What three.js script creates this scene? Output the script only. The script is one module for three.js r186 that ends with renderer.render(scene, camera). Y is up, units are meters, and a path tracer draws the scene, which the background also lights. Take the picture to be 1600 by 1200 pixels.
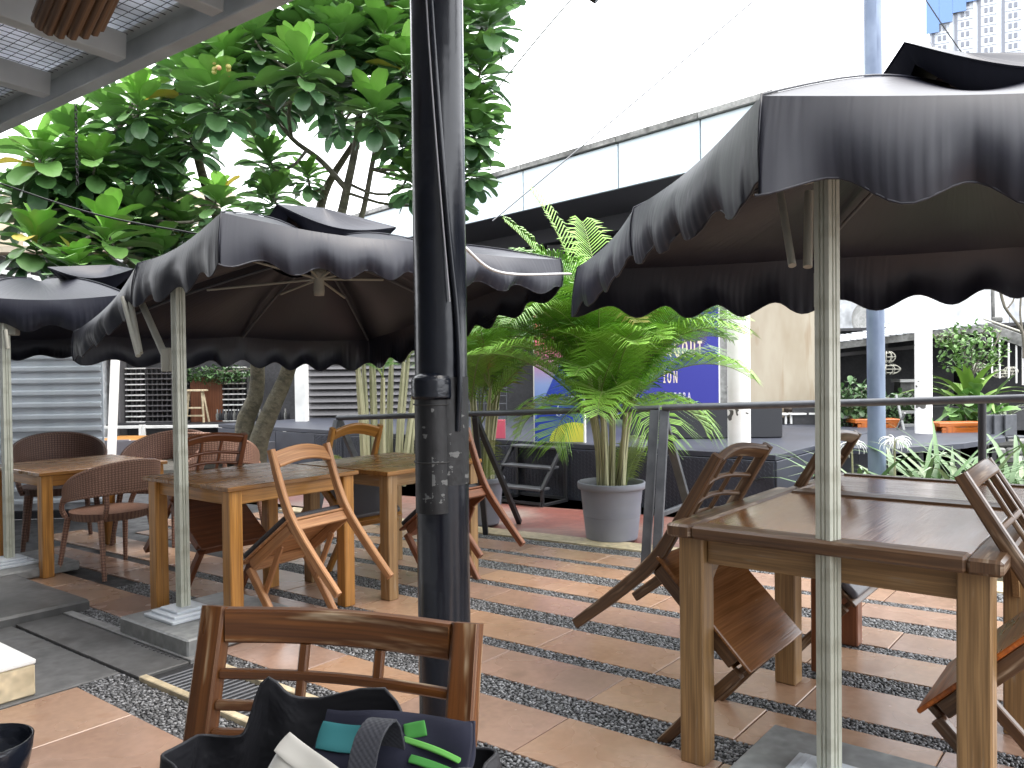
import * as THREE from 'three';
import { mergeGeometries, toCreasedNormals, mergeVertices } from 'three/addons/utils/BufferGeometryUtils.js';
import { RoundedBoxGeometry } from 'three/addons/geometries/RoundedBoxGeometry.js';

// ---------- camera, sky, sun, exposure ----------
const scene = new THREE.Scene();
const FPX = 1290, EYE = 1.3, PITCH = THREE.MathUtils.degToRad(-1.0), ROLL = THREE.MathUtils.degToRad(0.65);
const camera = new THREE.PerspectiveCamera(2 * Math.atan(600 / FPX) * 180 / Math.PI, 4 / 3, 0.05, 600);
camera.position.set(0, EYE, 0);
camera.rotation.set(PITCH, 0, -ROLL, 'YXZ');
scene.add(camera);

const renderer = new THREE.WebGLRenderer({ antialias: true });
renderer.setSize(1024, 768);
renderer.toneMapping = THREE.LinearToneMapping;
renderer.toneMappingExposure = 4.8;
renderer.outputColorSpace = THREE.SRGBColorSpace;
renderer.shadowMap.enabled = true;
renderer.shadowMap.type = THREE.PCFSoftShadowMap;

function rng(seed) { let a = seed >>> 0; return () => { a = (a + 0x6D2B79F5) | 0; let t = Math.imul(a ^ (a >>> 15), 1 | a); t = (t + Math.imul(t ^ (t >>> 7), 61 | t)) ^ t; return ((t ^ (t >>> 14)) >>> 0) / 4294967296; }; }
function hash2(x, y, s) { let h = Math.imul(x, 374761393) + Math.imul(y, 668265263) + Math.imul(s, 1442695041); h = Math.imul(h ^ (h >>> 13), 1274126177); return ((h ^ (h >>> 16)) >>> 0) / 4294967296; }
function vnoise(x, y, px, py, s) {
  const xi = Math.floor(x), yi = Math.floor(y), fx = x - xi, fy = y - yi, m = (a, b) => ((a % b) + b) % b;
  const u = fx * fx * (3 - 2 * fx), v = fy * fy * (3 - 2 * fy);
  const a = hash2(m(xi, px), m(yi, py), s), b = hash2(m(xi + 1, px), m(yi, py), s), c = hash2(m(xi, px), m(yi + 1, py), s), d = hash2(m(xi + 1, px), m(yi + 1, py), s);
  return a + (b - a) * u + (c - a) * v + (a - b - c + d) * u * v;
}
function fbm(u, v, fx, fy, oct, s) { let t = 0, a = .5, n = 0; for (let i = 0; i < oct; i++) { t += a * vnoise(u * fx, v * fy, fx, fy, s + i * 17); n += a; a *= .5; fx *= 2; fy *= 2; } return t / n; }

{ // bright overcast sky
  const w = 256, h = 128, data = new Float32Array(w * h * 4);
  for (let j = 0; j < h; j++) for (let i = 0; i < w; i++) {
    const v = (j + .5) / h, el = (v - .5) * Math.PI, c = .92 + .16 * fbm(i / w, v, 6, 4, 4, 5);
    const k = (el < 0 ? .45 : .86 + .22 * Math.sin(el)) * c, o = (j * w + i) * 4;
    data[o] = k * .98; data[o + 1] = k; data[o + 2] = k * 1.035; data[o + 3] = 1;
  }
  const t = new THREE.DataTexture(data, w, h, THREE.RGBAFormat, THREE.FloatType);
  t.mapping = THREE.EquirectangularReflectionMapping; t.magFilter = THREE.LinearFilter; t.minFilter = THREE.LinearFilter; t.needsUpdate = true;
  scene.background = t; scene.environment = t; scene.environmentIntensity = 1; scene.backgroundIntensity = 1;
}
const sun = new THREE.DirectionalLight(0xfff4e6, .7);
sun.position.set(9, 22, -7); sun.target.position.set(0, 0, -6);
sun.castShadow = true; sun.shadow.radius = 60; sun.shadow.mapSize.set(2048, 2048);
Object.assign(sun.shadow.camera, { left: -16, right: 16, top: 16, bottom: -16, near: 1, far: 60 });
scene.add(sun, sun.target);

// ---------- helpers ----------
const V = (x, y, z) => new THREE.Vector3(x, y, z);
const SITE = THREE.MathUtils.degToRad(52);            // turn of the paving: local x runs right-and-away, local -z left-and-away
const AV = V(Math.cos(SITE), 0, -Math.sin(SITE)), AU = V(-Math.sin(SITE), 0, -Math.cos(SITE));
const site = (o, v, u, y = 0) => V(o.x, y, o.z).addScaledVector(AV, v).addScaledVector(AU, u);
const camF = V(0, Math.sin(PITCH), -Math.cos(PITCH)), camR0 = V(1, 0, 0), camU0 = camR0.clone().cross(camF);
const camR = camR0.clone().multiplyScalar(Math.cos(ROLL)).addScaledVector(camU0, -Math.sin(ROLL));
const camU = camU0.clone().multiplyScalar(Math.cos(ROLL)).addScaledVector(camR0, Math.sin(ROLL));
function P(px, py, depth) {                            // surveyed point at a given depth
  const d = camF.clone().addScaledVector(camR, (px - 800) / FPX).addScaledVector(camU, -(py - 600) / FPX);
  return V(0, EYE, 0).addScaledVector(d, depth / -d.z);
}
const names = new Map();
function numbered(n) { const k = names.get(n) || 0; names.set(n, k + 1); return k ? n + '_' + String(k).padStart(3, '0') : n; }
function thing(name, label, category, pos = V(0, 0, 0), yaw = 0, group) {
  const g = new THREE.Group(); g.name = numbered(name); g.position.copy(pos); g.rotation.set(0, yaw, 0, 'YXZ');
  g.userData = { label, category }; if (group) g.userData.group = group; scene.add(g); return g;
}
function part(name, geo, mat, parent) { const m = new THREE.Mesh(geo, mat); m.name = name; parent.add(m); return m; }
function single(name, label, category, geo, mat, group, pos) {
  const m = new THREE.Mesh(geo, mat); m.name = numbered(name); m.userData = { label, category }; if (group) m.userData.group = group; if (pos) m.position.copy(pos); scene.add(m); return m;
}
function struct(name, geo, mat) { const m = geo ? new THREE.Mesh(geo, mat) : new THREE.Group(); m.name = numbered(name); m.userData = { kind: 'structure' }; scene.add(m); return m; }
const yawTo = d => Math.atan2(d.x, d.z);
const tr = (g, x = 0, y = 0, z = 0, rx = 0, ry = 0, rz = 0) => { const e = new THREE.Matrix4().makeRotationFromEuler(new THREE.Euler(rx, ry, rz, 'YXZ')); e.setPosition(x, y, z); return g.applyMatrix4(e); };

function polyGeo(faces) {                             // faces: arrays of {p, uv}; flat shaded
  const pos = [], nor = [], uv = [];
  for (const f of faces) {
    const n = f[1].p.clone().sub(f[0].p).cross(f[2].p.clone().sub(f[0].p)).normalize();
    for (let i = 1; i < f.length - 1; i++) for (const q of [f[0], f[i], f[i + 1]]) { pos.push(q.p.x, q.p.y, q.p.z); nor.push(n.x, n.y, n.z); uv.push(q.uv[0], q.uv[1]); }
  }
  const g = new THREE.BufferGeometry();
  g.setAttribute('position', new THREE.Float32BufferAttribute(pos, 3)); g.setAttribute('normal', new THREE.Float32BufferAttribute(nor, 3)); g.setAttribute('uv', new THREE.Float32BufferAttribute(uv, 2));
  return g;
}
// chamfered box; uv in metres, u along the longest side; offset keeps grain different from piece to piece
let uvSeed = 1;
function bx(w, h, d, b = .004, x = 0, y = 0, z = 0) {
  const H = [w / 2, h / 2, d / 2]; b = Math.min(b, H[0] * .45, H[1] * .45, H[2] * .45);
  const long = w >= h && w >= d ? 0 : (h >= d ? 1 : 2), ou = hash2(uvSeed, 3, 7) * 3, ov = hash2(uvSeed++, 5, 9) * 3;
  const vert = (s, ax) => { const c = [0, 1, 2].map(i => s[i] * (i === ax ? H[i] : H[i] - b)); return V(c[0], c[1], c[2]); };
  const F = [];
  const add = pts => {
    const c = pts.reduce((a, p) => a.add(p), V(0, 0, 0)).multiplyScalar(1 / pts.length);
    let n = pts[1].clone().sub(pts[0]).cross(pts[2].clone().sub(pts[0]));
    if (n.dot(c) < 0) { pts = pts.slice().reverse(); n.negate(); }
    const an = [Math.abs(n.x), Math.abs(n.y), Math.abs(n.z)], ax = an.indexOf(Math.max(...an));
    let iu = long, iv; if (ax === long) { iu = (long + 1) % 3; iv = (long + 2) % 3; } else iv = 3 - long - ax;
    F.push(pts.map(p => { const a = p.toArray(); return { p, uv: [a[iu] + ou, a[iv] + ov] }; }));
  };
  for (let ax = 0; ax < 3; ax++) { const o = (ax + 1) % 3, q = (ax + 2) % 3;
    for (const s of [-1, 1]) add([[1, 1], [1, -1], [-1, -1], [-1, 1]].map(k => { const a = []; a[ax] = s; a[o] = k[0]; a[q] = k[1]; return vert(a, ax); }));
    for (const s of [-1, 1]) for (const t of [-1, 1]) { const mk = (k, f) => { const a = []; a[ax] = k; a[o] = s; a[q] = t; return vert(a, f); }; add([mk(-1, o), mk(1, o), mk(1, q), mk(-1, q)]); } }
  for (const sx of [-1, 1]) for (const sy of [-1, 1]) for (const sz of [-1, 1]) add([vert([sx, sy, sz], 0), vert([sx, sy, sz], 1), vert([sx, sy, sz], 2)]);
  return polyGeo(F).translate(x, y, z);
}
function beam(a, b, w, t, bev = .003, up = V(0, 1, 0)) {  // box from a to b, w across, t along up
  const d = b.clone().sub(a), L = d.length(), g = bx(w, t, L, bev), z = d.normalize();
  let x = up.clone().cross(z); if (x.lengthSq() < 1e-6) x = V(1, 0, 0); x.normalize(); const y = z.clone().cross(x);
  const m = new THREE.Matrix4().makeBasis(x, y, z); m.setPosition(a.clone().add(b).multiplyScalar(.5)); return g.applyMatrix4(m);
}
// rectangular bar swept along a curve, width along the fixed side vector
function sweep(pts, S, w, t, bev = .004, ts) {
  const prof = (ww, tt) => { const a = ww / 2, c = tt / 2, b = Math.min(bev, a * .45, c * .45); return [[a - b, c], [-a + b, c], [-a, c - b], [-a, -c + b], [-a + b, -c], [a - b, -c], [a, -c + b], [a, c - b]]; };
  const rings = [], F = [], ou = hash2(uvSeed++, 11, 3) * 3; let s = 0;
  pts.forEach((p, i) => {
    const T = pts[Math.min(i + 1, pts.length - 1)].clone().sub(pts[Math.max(i - 1, 0)]).normalize(), N = S.clone().cross(T).normalize();
    if (i) s += p.distanceTo(pts[i - 1]);
    let per = 0; const pr = prof(w, ts ? ts[i] : t);
    rings.push(pr.map((q, k) => { if (k) per += Math.hypot(q[0] - pr[k - 1][0], q[1] - pr[k - 1][1]); return { p: p.clone().addScaledVector(S, q[0]).addScaledVector(N, q[1]), uv: [s + ou, per + ou] }; }));
  });
  for (let i = 0; i < rings.length - 1; i++) for (let k = 0; k < 8; k++) { const a = rings[i][k], b = rings[i][(k + 1) % 8], c = rings[i + 1][(k + 1) % 8], d = rings[i + 1][k]; F.push([a, b, c, d]); }
  F.push(rings[0].slice().reverse()); F.push(rings[rings.length - 1].slice());
  let g = polyGeo(F);
  // orientation check
  const c0 = pts[0].clone().add(pts[1]).multiplyScalar(.5), pa = g.attributes.position, na = g.attributes.normal;
  if (V(pa.getX(0), pa.getY(0), pa.getZ(0)).sub(c0).dot(V(na.getX(0), na.getY(0), na.getZ(0))) < 0) { for (const f of F) f.reverse(); g = polyGeo(F); }
  return toCreasedNormals(g, .6);
}
const curve = (pts, n) => new THREE.CatmullRomCurve3(pts, false, 'centripetal').getPoints(n);
function tube(pts, r, seg = 8, caps = true) {          // tapered round tube; r number or array
  const pos = [], nor = [], uv = [], idx = []; let prevN = null, s = 0; const n = pts.length, R = i => Array.isArray(r) ? r[i] : r;
  for (let i = 0; i < n; i++) {
    const T = pts[Math.min(i + 1, n - 1)].clone().sub(pts[Math.max(i - 1, 0)]).normalize();
    let N = prevN ? prevN.clone().addScaledVector(T, -prevN.dot(T)) : (Math.abs(T.y) < .9 ? V(0, 1, 0) : V(1, 0, 0)).cross(T); N.normalize(); prevN = N;
    const B = T.clone().cross(N); if (i) s += pts[i].distanceTo(pts[i - 1]);
    for (let k = 0; k <= seg; k++) { const a = k / seg * Math.PI * 2, d = N.clone().multiplyScalar(Math.cos(a)).addScaledVector(B, Math.sin(a)); const q = pts[i].clone().addScaledVector(d, R(i)); pos.push(q.x, q.y, q.z); nor.push(d.x, d.y, d.z); uv.push(s, k / seg * R(i) * 6.283); }
  }
  for (let i = 0; i < n - 1; i++) for (let k = 0; k < seg; k++) { const a = i * (seg + 1) + k, b = a + seg + 1; idx.push(a, a + 1, b, a + 1, b + 1, b); }
  if (caps) for (const e of [0, n - 1]) {
    const T = pts[e].clone().sub(pts[e ? e - 1 : 1]).normalize(), c = pos.length / 3; pos.push(pts[e].x, pts[e].y, pts[e].z); nor.push(T.x, T.y, T.z); uv.push(0, 0);
    for (let k = 0; k <= seg; k++) { const o = (e * (seg + 1) + k) * 3; pos.push(pos[o], pos[o + 1], pos[o + 2]); nor.push(T.x, T.y, T.z); uv.push(.01, .01); }
    for (let k = 1; k <= seg; k++) e ? idx.push(c, c + k, c + k + 1) : idx.push(c, c + k + 1, c + k);
  }
  const g = new THREE.BufferGeometry(); g.setAttribute('position', new THREE.Float32BufferAttribute(pos, 3)); g.setAttribute('normal', new THREE.Float32BufferAttribute(nor, 3)); g.setAttribute('uv', new THREE.Float32BufferAttribute(uv, 2)); g.setIndex(idx);
  return g;
}
const rod = (a, b, r, seg = 8) => tube([a, b], r, seg);
const lathe = (pts, seg = 32) => new THREE.LatheGeometry(pts.map(p => new THREE.Vector2(p[0], p[1])), seg);
function merge(list) { return mergeGeometries(list.map(g => { const q = g.index ? g.toNonIndexed() : g; for (const k of Object.keys(q.attributes)) if (!['position', 'normal', 'uv', 'color'].includes(k)) q.deleteAttribute(k); return q; })); }
function grid(nu, nv, fn, uvf) {                       // smooth sheet, fn(u, v) -> Vector3
  const pos = [], uv = [], idx = [];
  for (let j = 0; j <= nv; j++) for (let i = 0; i <= nu; i++) { const p = fn(i / nu, j / nv); pos.push(p.x, p.y, p.z); const t = uvf ? uvf(i / nu, j / nv) : [i / nu, j / nv]; uv.push(t[0], t[1]); }
  for (let j = 0; j < nv; j++) for (let i = 0; i < nu; i++) { const a = j * (nu + 1) + i, b = a + nu + 1; idx.push(a, b, a + 1, a + 1, b, b + 1); }
  const g = new THREE.BufferGeometry(); g.setAttribute('position', new THREE.Float32BufferAttribute(pos, 3)); g.setAttribute('uv', new THREE.Float32BufferAttribute(uv, 2)); g.setIndex(idx); g.computeVertexNormals(); return g;
}
function slab(quad, y0, y1, b = .003) {                // extruded quad with a small chamfer, quad = [[x,z] x4]
  const cx = quad.reduce((a, q) => a + q[0], 0) / quad.length, cz = quad.reduce((a, q) => a + q[1], 0) / quad.length;
  const ins = quad.map(q => { const dx = cx - q[0], dz = cz - q[1], l = Math.hypot(dx, dz); return [q[0] + dx / l * b * 1.4, q[1] + dz / l * b * 1.4]; });
  const pt = (q, y) => ({ p: V(q[0], y, q[1]), uv: [q[0], q[1]] }), n = quad.length, F = [];
  let area = 0; quad.forEach((q, i) => { const r = quad[(i + 1) % n]; area += q[0] * r[1] - r[0] * q[1]; });
  const o = area > 0 ? [...Array(n).keys()].reverse() : [...Array(n).keys()];
  F.push(o.map(i => pt(ins[i], y1)));
  for (let k = 0; k < n; k++) { const i = o[k], j = o[(k + 1) % n]; F.push([pt(quad[i], y1 - b), pt(quad[j], y1 - b), pt(ins[j], y1), pt(ins[i], y1)]); F.push([pt(quad[i], y0), pt(quad[j], y0), pt(quad[j], y1 - b), pt(quad[i], y1 - b)]); }
  return polyGeo(F);
}

// ---------- materials ----------
function tex(w, h, fn, srgb = true, rep = [1, 1]) {
  const d = new Uint8Array(w * h * 4);
  for (let j = 0; j < h; j++) for (let i = 0; i < w; i++) { const c = fn((i + .5) / w, (j + .5) / h), o = (j * w + i) * 4; for (let k = 0; k < 3; k++) d[o + k] = Math.max(0, Math.min(255, c[k] * 255)); d[o + 3] = 255; }
  const t = new THREE.DataTexture(d, w, h); t.wrapS = t.wrapT = THREE.RepeatWrapping; t.magFilter = THREE.LinearFilter; t.minFilter = THREE.LinearMipmapLinearFilter; t.generateMipmaps = true;
  if (srgb) t.colorSpace = THREE.SRGBColorSpace; t.repeat.set(rep[0], rep[1]); t.needsUpdate = true; return t;
}
const mix = (a, b, t) => a.map((x, i) => x + (b[i] - x) * Math.max(0, Math.min(1, t)));
const gray = v => [v, v, v];
const std = o => new THREE.MeshStandardMaterial(o);
const woodBump = tex(512, 256, (u, v) => gray(.4 + .5 * fbm(u, v, 5, 110, 2, 3) - .3 * Math.max(0, fbm(u, v, 7, 26, 4, 21) - .6)), false, [1, 2.6]);
const woodRough = tex(256, 256, (u, v) => [0, .38 + .45 * fbm(u, v, 5, 9, 4, 41), 0], false, [1, 2.6]);
function woodMat(dark, light, rough, wear, seed, worn = [.62, .55, .47]) {
  const grain = (u, v) => { const wob = fbm(u, v, 3, 4, 3, seed) * .35; const f = fbm(u, v + wob * .12, 4, 90, 2, seed + 3), g = .5 + .5 * Math.sin((v * 9 + wob * 3.2) * 6.283); return .55 * f + .3 * g + .3 * fbm(u, v, 5, 7, 3, seed + 9) - .08; };
  const map = tex(512, 256, (u, v) => { const g = grain(u, v); let c = mix(dark, light, g); const w = fbm(u, v, 7, 26, 4, seed + 21); if (w > 1 - wear) c = mix(c, worn, (w - 1 + wear) * 5); const pit = fbm(u, v, 9, 140, 1, seed + 31); return c.map(x => x * (.86 + .2 * pit)); }, true, [1, 2.6]);
  return std({ map, bumpMap: woodBump, bumpScale: .0005, roughnessMap: woodRough, roughness: rough * 1.7 });
}
const M = {};
M.honey = woodMat([.58, .39, .17], [.80, .58, .30], .36, .22, 11);
M.honeyDark = woodMat([.46, .31, .16], [.64, .46, .25], .28, .08, 23);
M.tan = woodMat([.55, .37, .23], [.76, .57, .39], .5, .24, 37);
M.walnut = woodMat([.27, .19, .13], [.46, .34, .23], .40, .36, 51);
M.walnutTop = woodMat([.45, .29, .17], [.60, .42, .26], .17, .2, 63);
M.legOak = woodMat([.49, .375, .24], [.66, .53, .36], .45, .34, 71);
M.redwood = woodMat([.37, .21, .13], [.55, .34, .22], .4, .22, 83);
M.orange = woodMat([.58, .29, .10], [.80, .46, .18], .32, .18, 97);
M.rail = woodMat([.28, .16, .08], [.50, .31, .15], .36, .4, 103, [.70, .61, .50]);
{
  const weave = (u, v) => { const i = Math.floor(u * 32), j = Math.floor(v * 32), fu = u * 32 - i, fv = v * 32 - j, o = (i + j) % 2; const a = o ? Math.sin(fu * Math.PI) * (.6 + .4 * Math.sin(fv * Math.PI)) : Math.sin(fv * Math.PI) * (.6 + .4 * Math.sin(fu * Math.PI)); return a; };
  const wm = (d, l) => std({ map: tex(256, 256, (u, v) => mix(d, l, weave(u, v) * .8 + .2 * fbm(u, v, 8, 8, 3, 4)), true, [1.7, 1.7]), bumpMap: tex(256, 256, (u, v) => gray(weave(u, v)), false, [1.7, 1.7]), bumpScale: .003, roughness: .5 });
  M.wicker = wm([.27, .19, .16], [.60, .45, .38]); M.wickerRed = wm([.35, .25, .205], [.71, .55, .47]); M.wickerDark = wm([.23, .165, .14], [.52, .39, .34]);
}
M.pad = std({ color: new THREE.Color(.018, .018, .024), roughness: .38, bumpMap: tex(128, 128, (u, v) => gray(fbm(u, v, 24, 24, 2, 8)), false, [6, 6]), bumpScale: .0008 });
M.padGrey = std({ color: new THREE.Color(.13, .13, .15), roughness: .42, bumpMap: tex(128, 128, (u, v) => gray(fbm(u, v, 24, 24, 2, 9)), false, [6, 6]), bumpScale: .0008 });
const cache = fn => { const m = new Map(); return rep => { const k = rep.join(); if (!m.has(k)) m.set(k, fn(rep)); return m.get(k); }; };
const dirtBump = cache(rep => tex(256, 256, (u, v) => gray(.5 * fbm(u, v, 40, 40, 3, 505) + .5 * fbm(u, v, 6, 6, 3, 500)), false, rep));
const dirtRough = cache(rep => tex(256, 256, (u, v) => [0, .36 + .48 * fbm(u, v, 6, 6, 4, 502), 0], false, rep));
const dirt = (base, spot, amt, seed, rough, rep = [.5, .5], bump = .002, fine = .28) => std({
  map: tex(512, 512, (u, v) => { const n = fbm(u, v, 5, 5, 5, seed), f = fbm(u, v, 70, 70, 2, seed + 5), k = fbm(u, v, 11, 11, 4, seed + 9); let c = mix(base, spot, (n - .42) * 2.4 * amt); c = c.map(x => x * (1 - fine / 2 + fine * f)); if (k > .64) c = mix(c, spot, (k - .64) * 4 * amt); return c; }, true, rep),
  bumpMap: dirtBump(rep), bumpScale: bump, roughnessMap: dirtRough(rep), roughness: rough * 1.7 });
M.concrete = dirt([.50, .50, .50], [.34, .34, .33], .8, 111, .62);
M.concreteDark = dirt([.36, .36, .36], [.22, .22, .22], .9, 121, .5);
M.slabStone = dirt([.52, .53, .53], [.40, .40, .40], .6, 131, .5);
M.cream = dirt([.80, .74, .62], [.55, .50, .40], .8, 141, .6);
M.redFloor = dirt([.47, .28, .25], [.50, .43, .40], 1.1, 151, .5, [.35, .35]);
M.deckGrey = dirt([.46, .45, .43], [.56, .55, .52], .9, 161, .55, [.4, .4]);
M.soil = dirt([.22, .19, .14], [.34, .33, .24], 1, 171, .95, [.6, .6], .01);
M.bed = dirt([.16, .16, .17], [.10, .10, .10], 1, 181, .7, [2, 2]);
M.tiles = [[[.60, .485, .41], [.565, .43, .345]], [[.585, .47, .405], [.54, .425, .355]], [[.62, .50, .415], [.58, .445, .35]], [[.575, .465, .41], [.52, .42, .365]]].map((c, i) => dirt(c[0].map((x, i) => x * (i ? 1.085 : 1.07)), c[1].map((x, i) => x * (i ? 1.06 : 1.04)), .8, 191 + i * 10, .27, [.7, .7], .0004, .1));
M.post = std({ map: tex(256, 256, (u, v) => { const k = fbm(u, v, 9, 9, 5, 301); return mix([.735, .745, .69], [.66, .66, .60], (k - .56) * 4); }, true, [2, 2]), roughness: .42 });
M.tubeCream = std({ color: new THREE.Color(.40, .39, .33), roughness: .45 });
M.blackPole = std({ color: new THREE.Color(.008, .010, .016), roughness: .24, metalness: .1, bumpMap: tex(256, 256, (u, v) => gray(fbm(u, v, 12, 6, 4, 311)), false, [1, 2]), bumpScale: .002, roughnessMap: tex(256, 256, (u, v) => [0, 1.0 + 1.1 * (fbm(u, v, 5, 24, 4, 313) - .4), 0], false, [.7, 3]) });
M.peel = std({ map: tex(512, 512, (u, v) => { const k = fbm(u, v, 9, 14, 5, 321), s = fbm(u, v, 40, 5, 3, 325); return k + s * .4 > .945 ? mix([.20, .21, .22], [.46, .46, .45], s) : mix([.055, .058, .07], [.09, .09, .10], s); }, true, [2.2, 2.2]), roughness: .5, bumpMap: tex(256, 256, (u, v) => gray(fbm(u, v, 9, 14, 5, 321)), false, [2.2, 2.2]), bumpScale: .003 });
M.iron = std({ map: tex(256, 256, (u, v) => mix([.26, .27, .29], [.42, .43, .45], fbm(u, v, 6, 6, 5, 331)), true, [2, 2]), roughness: .5, metalness: .35 });
M.ironBlack = std({ color: new THREE.Color(.03, .031, .036), roughness: .5, metalness: .3 });
M.galv = std({ map: tex(256, 256, (u, v) => mix([.74, .77, .80], [.84, .86, .88], fbm(u, v, 5, 12, 4, 341)), true, [.8, .8]), roughness: .4, metalness: 0 });
M.white = std({ map: tex(256, 256, (u, v) => mix([.93, .93, .92], [.80, .80, .79], (fbm(u, v, 5, 5, 4, 351) - .5) * 2.2), true, [.6, .6]), roughness: .55 });
M.whiteCol = std({ map: tex(512, 512, (u, v) => { const k = fbm(u, v, 11, 4, 4, 361), s = fbm(u, v, 30, 10, 2, 365); return k > .70 && s > .5 ? [.32, .31, .30] : mix([.93, .93, .93], [.86, .85, .84], k); }, true, [.8, 1.6]), roughness: .6 });
M.bluePost = std({ map: tex(256, 512, (u, v) => mix([.34, .39, .48], [.52, .57, .65], fbm(u, v, 8, 4, 5, 371) * 1.3 - .2), true, [.5, 1.6]), roughness: .4, metalness: .2 });
M.fascia = std({ map: tex(256, 256, (u, v) => mix([.80, .85, .88], [.73, .78, .81], fbm(u, v, 4, 7, 4, 381)), true, [.3, .3]), roughness: .35 });
M.coping = dirt([.55, .55, .54], [.30, .30, .29], 1, 391, .8, [.5, .5]);
M.soffit = std({ color: new THREE.Color(.085, .085, .10), roughness: .7 });
M.darkWall = dirt([.25, .25, .26], [.19, .19, .20], .8, 395, .7);
M.navy = std({ map: tex(256, 256, (u, v) => mix([.17, .18, .22], [.23, .25, .30], fbm(u, v, 6, 6, 5, 401)), true, [.7, .7]), roughness: .5 });
M.beige = std({ map: tex(512, 512, (u, v) => mix(mix([.68, .64, .57], [.62, .57, .49], (fbm(u, v, 3, 9, 4, 411) - .4) * 2), [.52, .42, .31], (fbm(u, v, 2, 14, 4, 417) - .72) * 3), true, [.6, .6]), roughness: .6 });
M.wallWhite = dirt([.84, .85, .86], [.78, .79, .80], .3, 421, .7, [.2, .2]);
M.louvre = std({ color: new THREE.Color(.13, .125, .13), roughness: .5, metalness: .2 });
M.glass = std({ color: new THREE.Color(.03, .035, .045), roughness: .12 });
M.pot = std({ map: tex(256, 256, (u, v) => mix([.45, .46, .51], [.53, .54, .58], fbm(u, v, 5, 12, 4, 431)), true, [1, 1]), roughness: .55 });
M.potSoil = dirt([.14, .10, .08], [.22, .18, .13], 1, 441, .95, [2, 2], .01);
const canopyCol = (c, r, seed) => new THREE.MeshPhysicalMaterial({ side: THREE.DoubleSide, map: tex(512, 512, (u, v) => { const s = fbm(u, v, 90, 3, 3, seed), k = fbm(u, v, 5, 5, 4, seed + 3); return c.map(x => x * (.9 + .14 * k + .06 * s)); }, true, [.8, .8]), roughness: r, bumpMap: tex(256, 256, (u, v) => gray(fbm(u, v, 60, 3, 2, seed)), false, [1.2, .8]), bumpScale: .0009 });
M.canopy = canopyCol([.122, .127, .172], .46, 451);
M.lining = M.canopy;
M.bark = dirt([.36, .34, .28], [.22, .21, .17], 1, 461, .9, [2.5, 1.2], .012);
M.limb = dirt([.44, .42, .38], [.30, .29, .26], .9, 471, .9, [4, 2], .006);
const leafMat = (vc, tr_, rough = .45) => new THREE.MeshPhysicalMaterial({ vertexColors: true, side: THREE.DoubleSide, roughness: rough, transmission: tr_, thickness: 0, color: 0xffffff });
M.leaf = leafMat(true, .3, .42); M.palm = leafMat(true, .25, .4); M.shrub = leafMat(true, .25, .55);
M.cane = std({ map: tex(64, 256, (u, v) => { const k = Math.abs((v * 8) % 1 - .5); return k > .46 ? [.34, .33, .25] : mix([.55, .56, .42], [.72, .70, .58], fbm(u, v, 4, 9, 3, 481)); }, true, [2.2, 1]), roughness: .6 });
M.petal = std({ color: new THREE.Color(.82, .82, .8), roughness: .6, side: THREE.DoubleSide });
M.wire = std({ color: new THREE.Color(.02, .02, .02), roughness: .6 });
M.wireGrey = std({ color: new THREE.Color(.30, .30, .32), roughness: .5 });
M.rope = std({ color: new THREE.Color(.8, .8, .8), roughness: .6 });
M.roofPaint = std({ map: tex(256, 256, (u, v) => mix([.76, .77, .76], [.62, .63, .62], (fbm(u, v, 5, 5, 4, 491) - .4) * 2), true, [.8, .8]), roughness: .5 });
M.sheet = new THREE.MeshPhysicalMaterial({ map: tex(512, 512, (u, v) => mix([.88, .89, .91], [.70, .71, .73], (fbm(u, v, 9, 9, 5, 495) - .4) * 2.4), true, [.7, .7]), roughness: 1, transmission: .3, thickness: 0, side: THREE.DoubleSide });

// ---------- ground and paving ----------
const flat = (quad, y) => polyGeo([(() => { let a = 0; quad.forEach((q, i) => { const r = quad[(i + 1) % quad.length]; a += q[0] * r[1] - r[0] * q[1]; }); const o = a > 0 ? quad.slice().reverse() : quad; return o.map(q => ({ p: V(q[0], y, q[1]), uv: [q[0], q[1]] })); })()]);
struct('ground', flat([[-300, 300], [300, 300], [300, -400], [-300, -400]], -.5), M.concreteDark);
const E0 = [[-3.60, 1.24], [-3.78, 1.02], [-4.34, .40], [-4.56, .08], [-4.95, -.33], [-5.079, -.462], [-5.423, -.965], [-5.62, -1.21], [-5.94, -1.63], [-6.05, -1.76], [-6.455, -2.144], [-6.673, -2.35], [-6.97, -2.735], [-7.07, -2.86], [-7.312, -3.23], [-7.554, -3.436], [-7.74, -3.785], [-7.83, -3.89], [-8.12, -4.25], [-8.22, -4.50], [-8.405, -4.801]];
const onEdge = (e, t) => {                             // where the joint line at distance t along the stripes meets an edge
  const b = (e[1] - e[0]) / 6, a = e[0] + 3 * b;       // z = a + b x
  const ox = -.81 * t, oz = -.586 * t, dx = AV.x, dz = AV.z, k = (a + b * ox - oz) / (dz - b * dx);
  return [ox + dx * k, oz + dz * k];
};
const bandQuad = (e0, e1, t0, t1) => [onEdge(e0, t0), onEdge(e0, t1), onEdge(e1, t1), onEdge(e1, t0)];
const floorGroup = struct('paved_floor');
const tileEdges = [[1, 2], [5, 6], [7, 8], [9, 10], [11, 12], [13, 14], [15, 16], [17, 18]];
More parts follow.
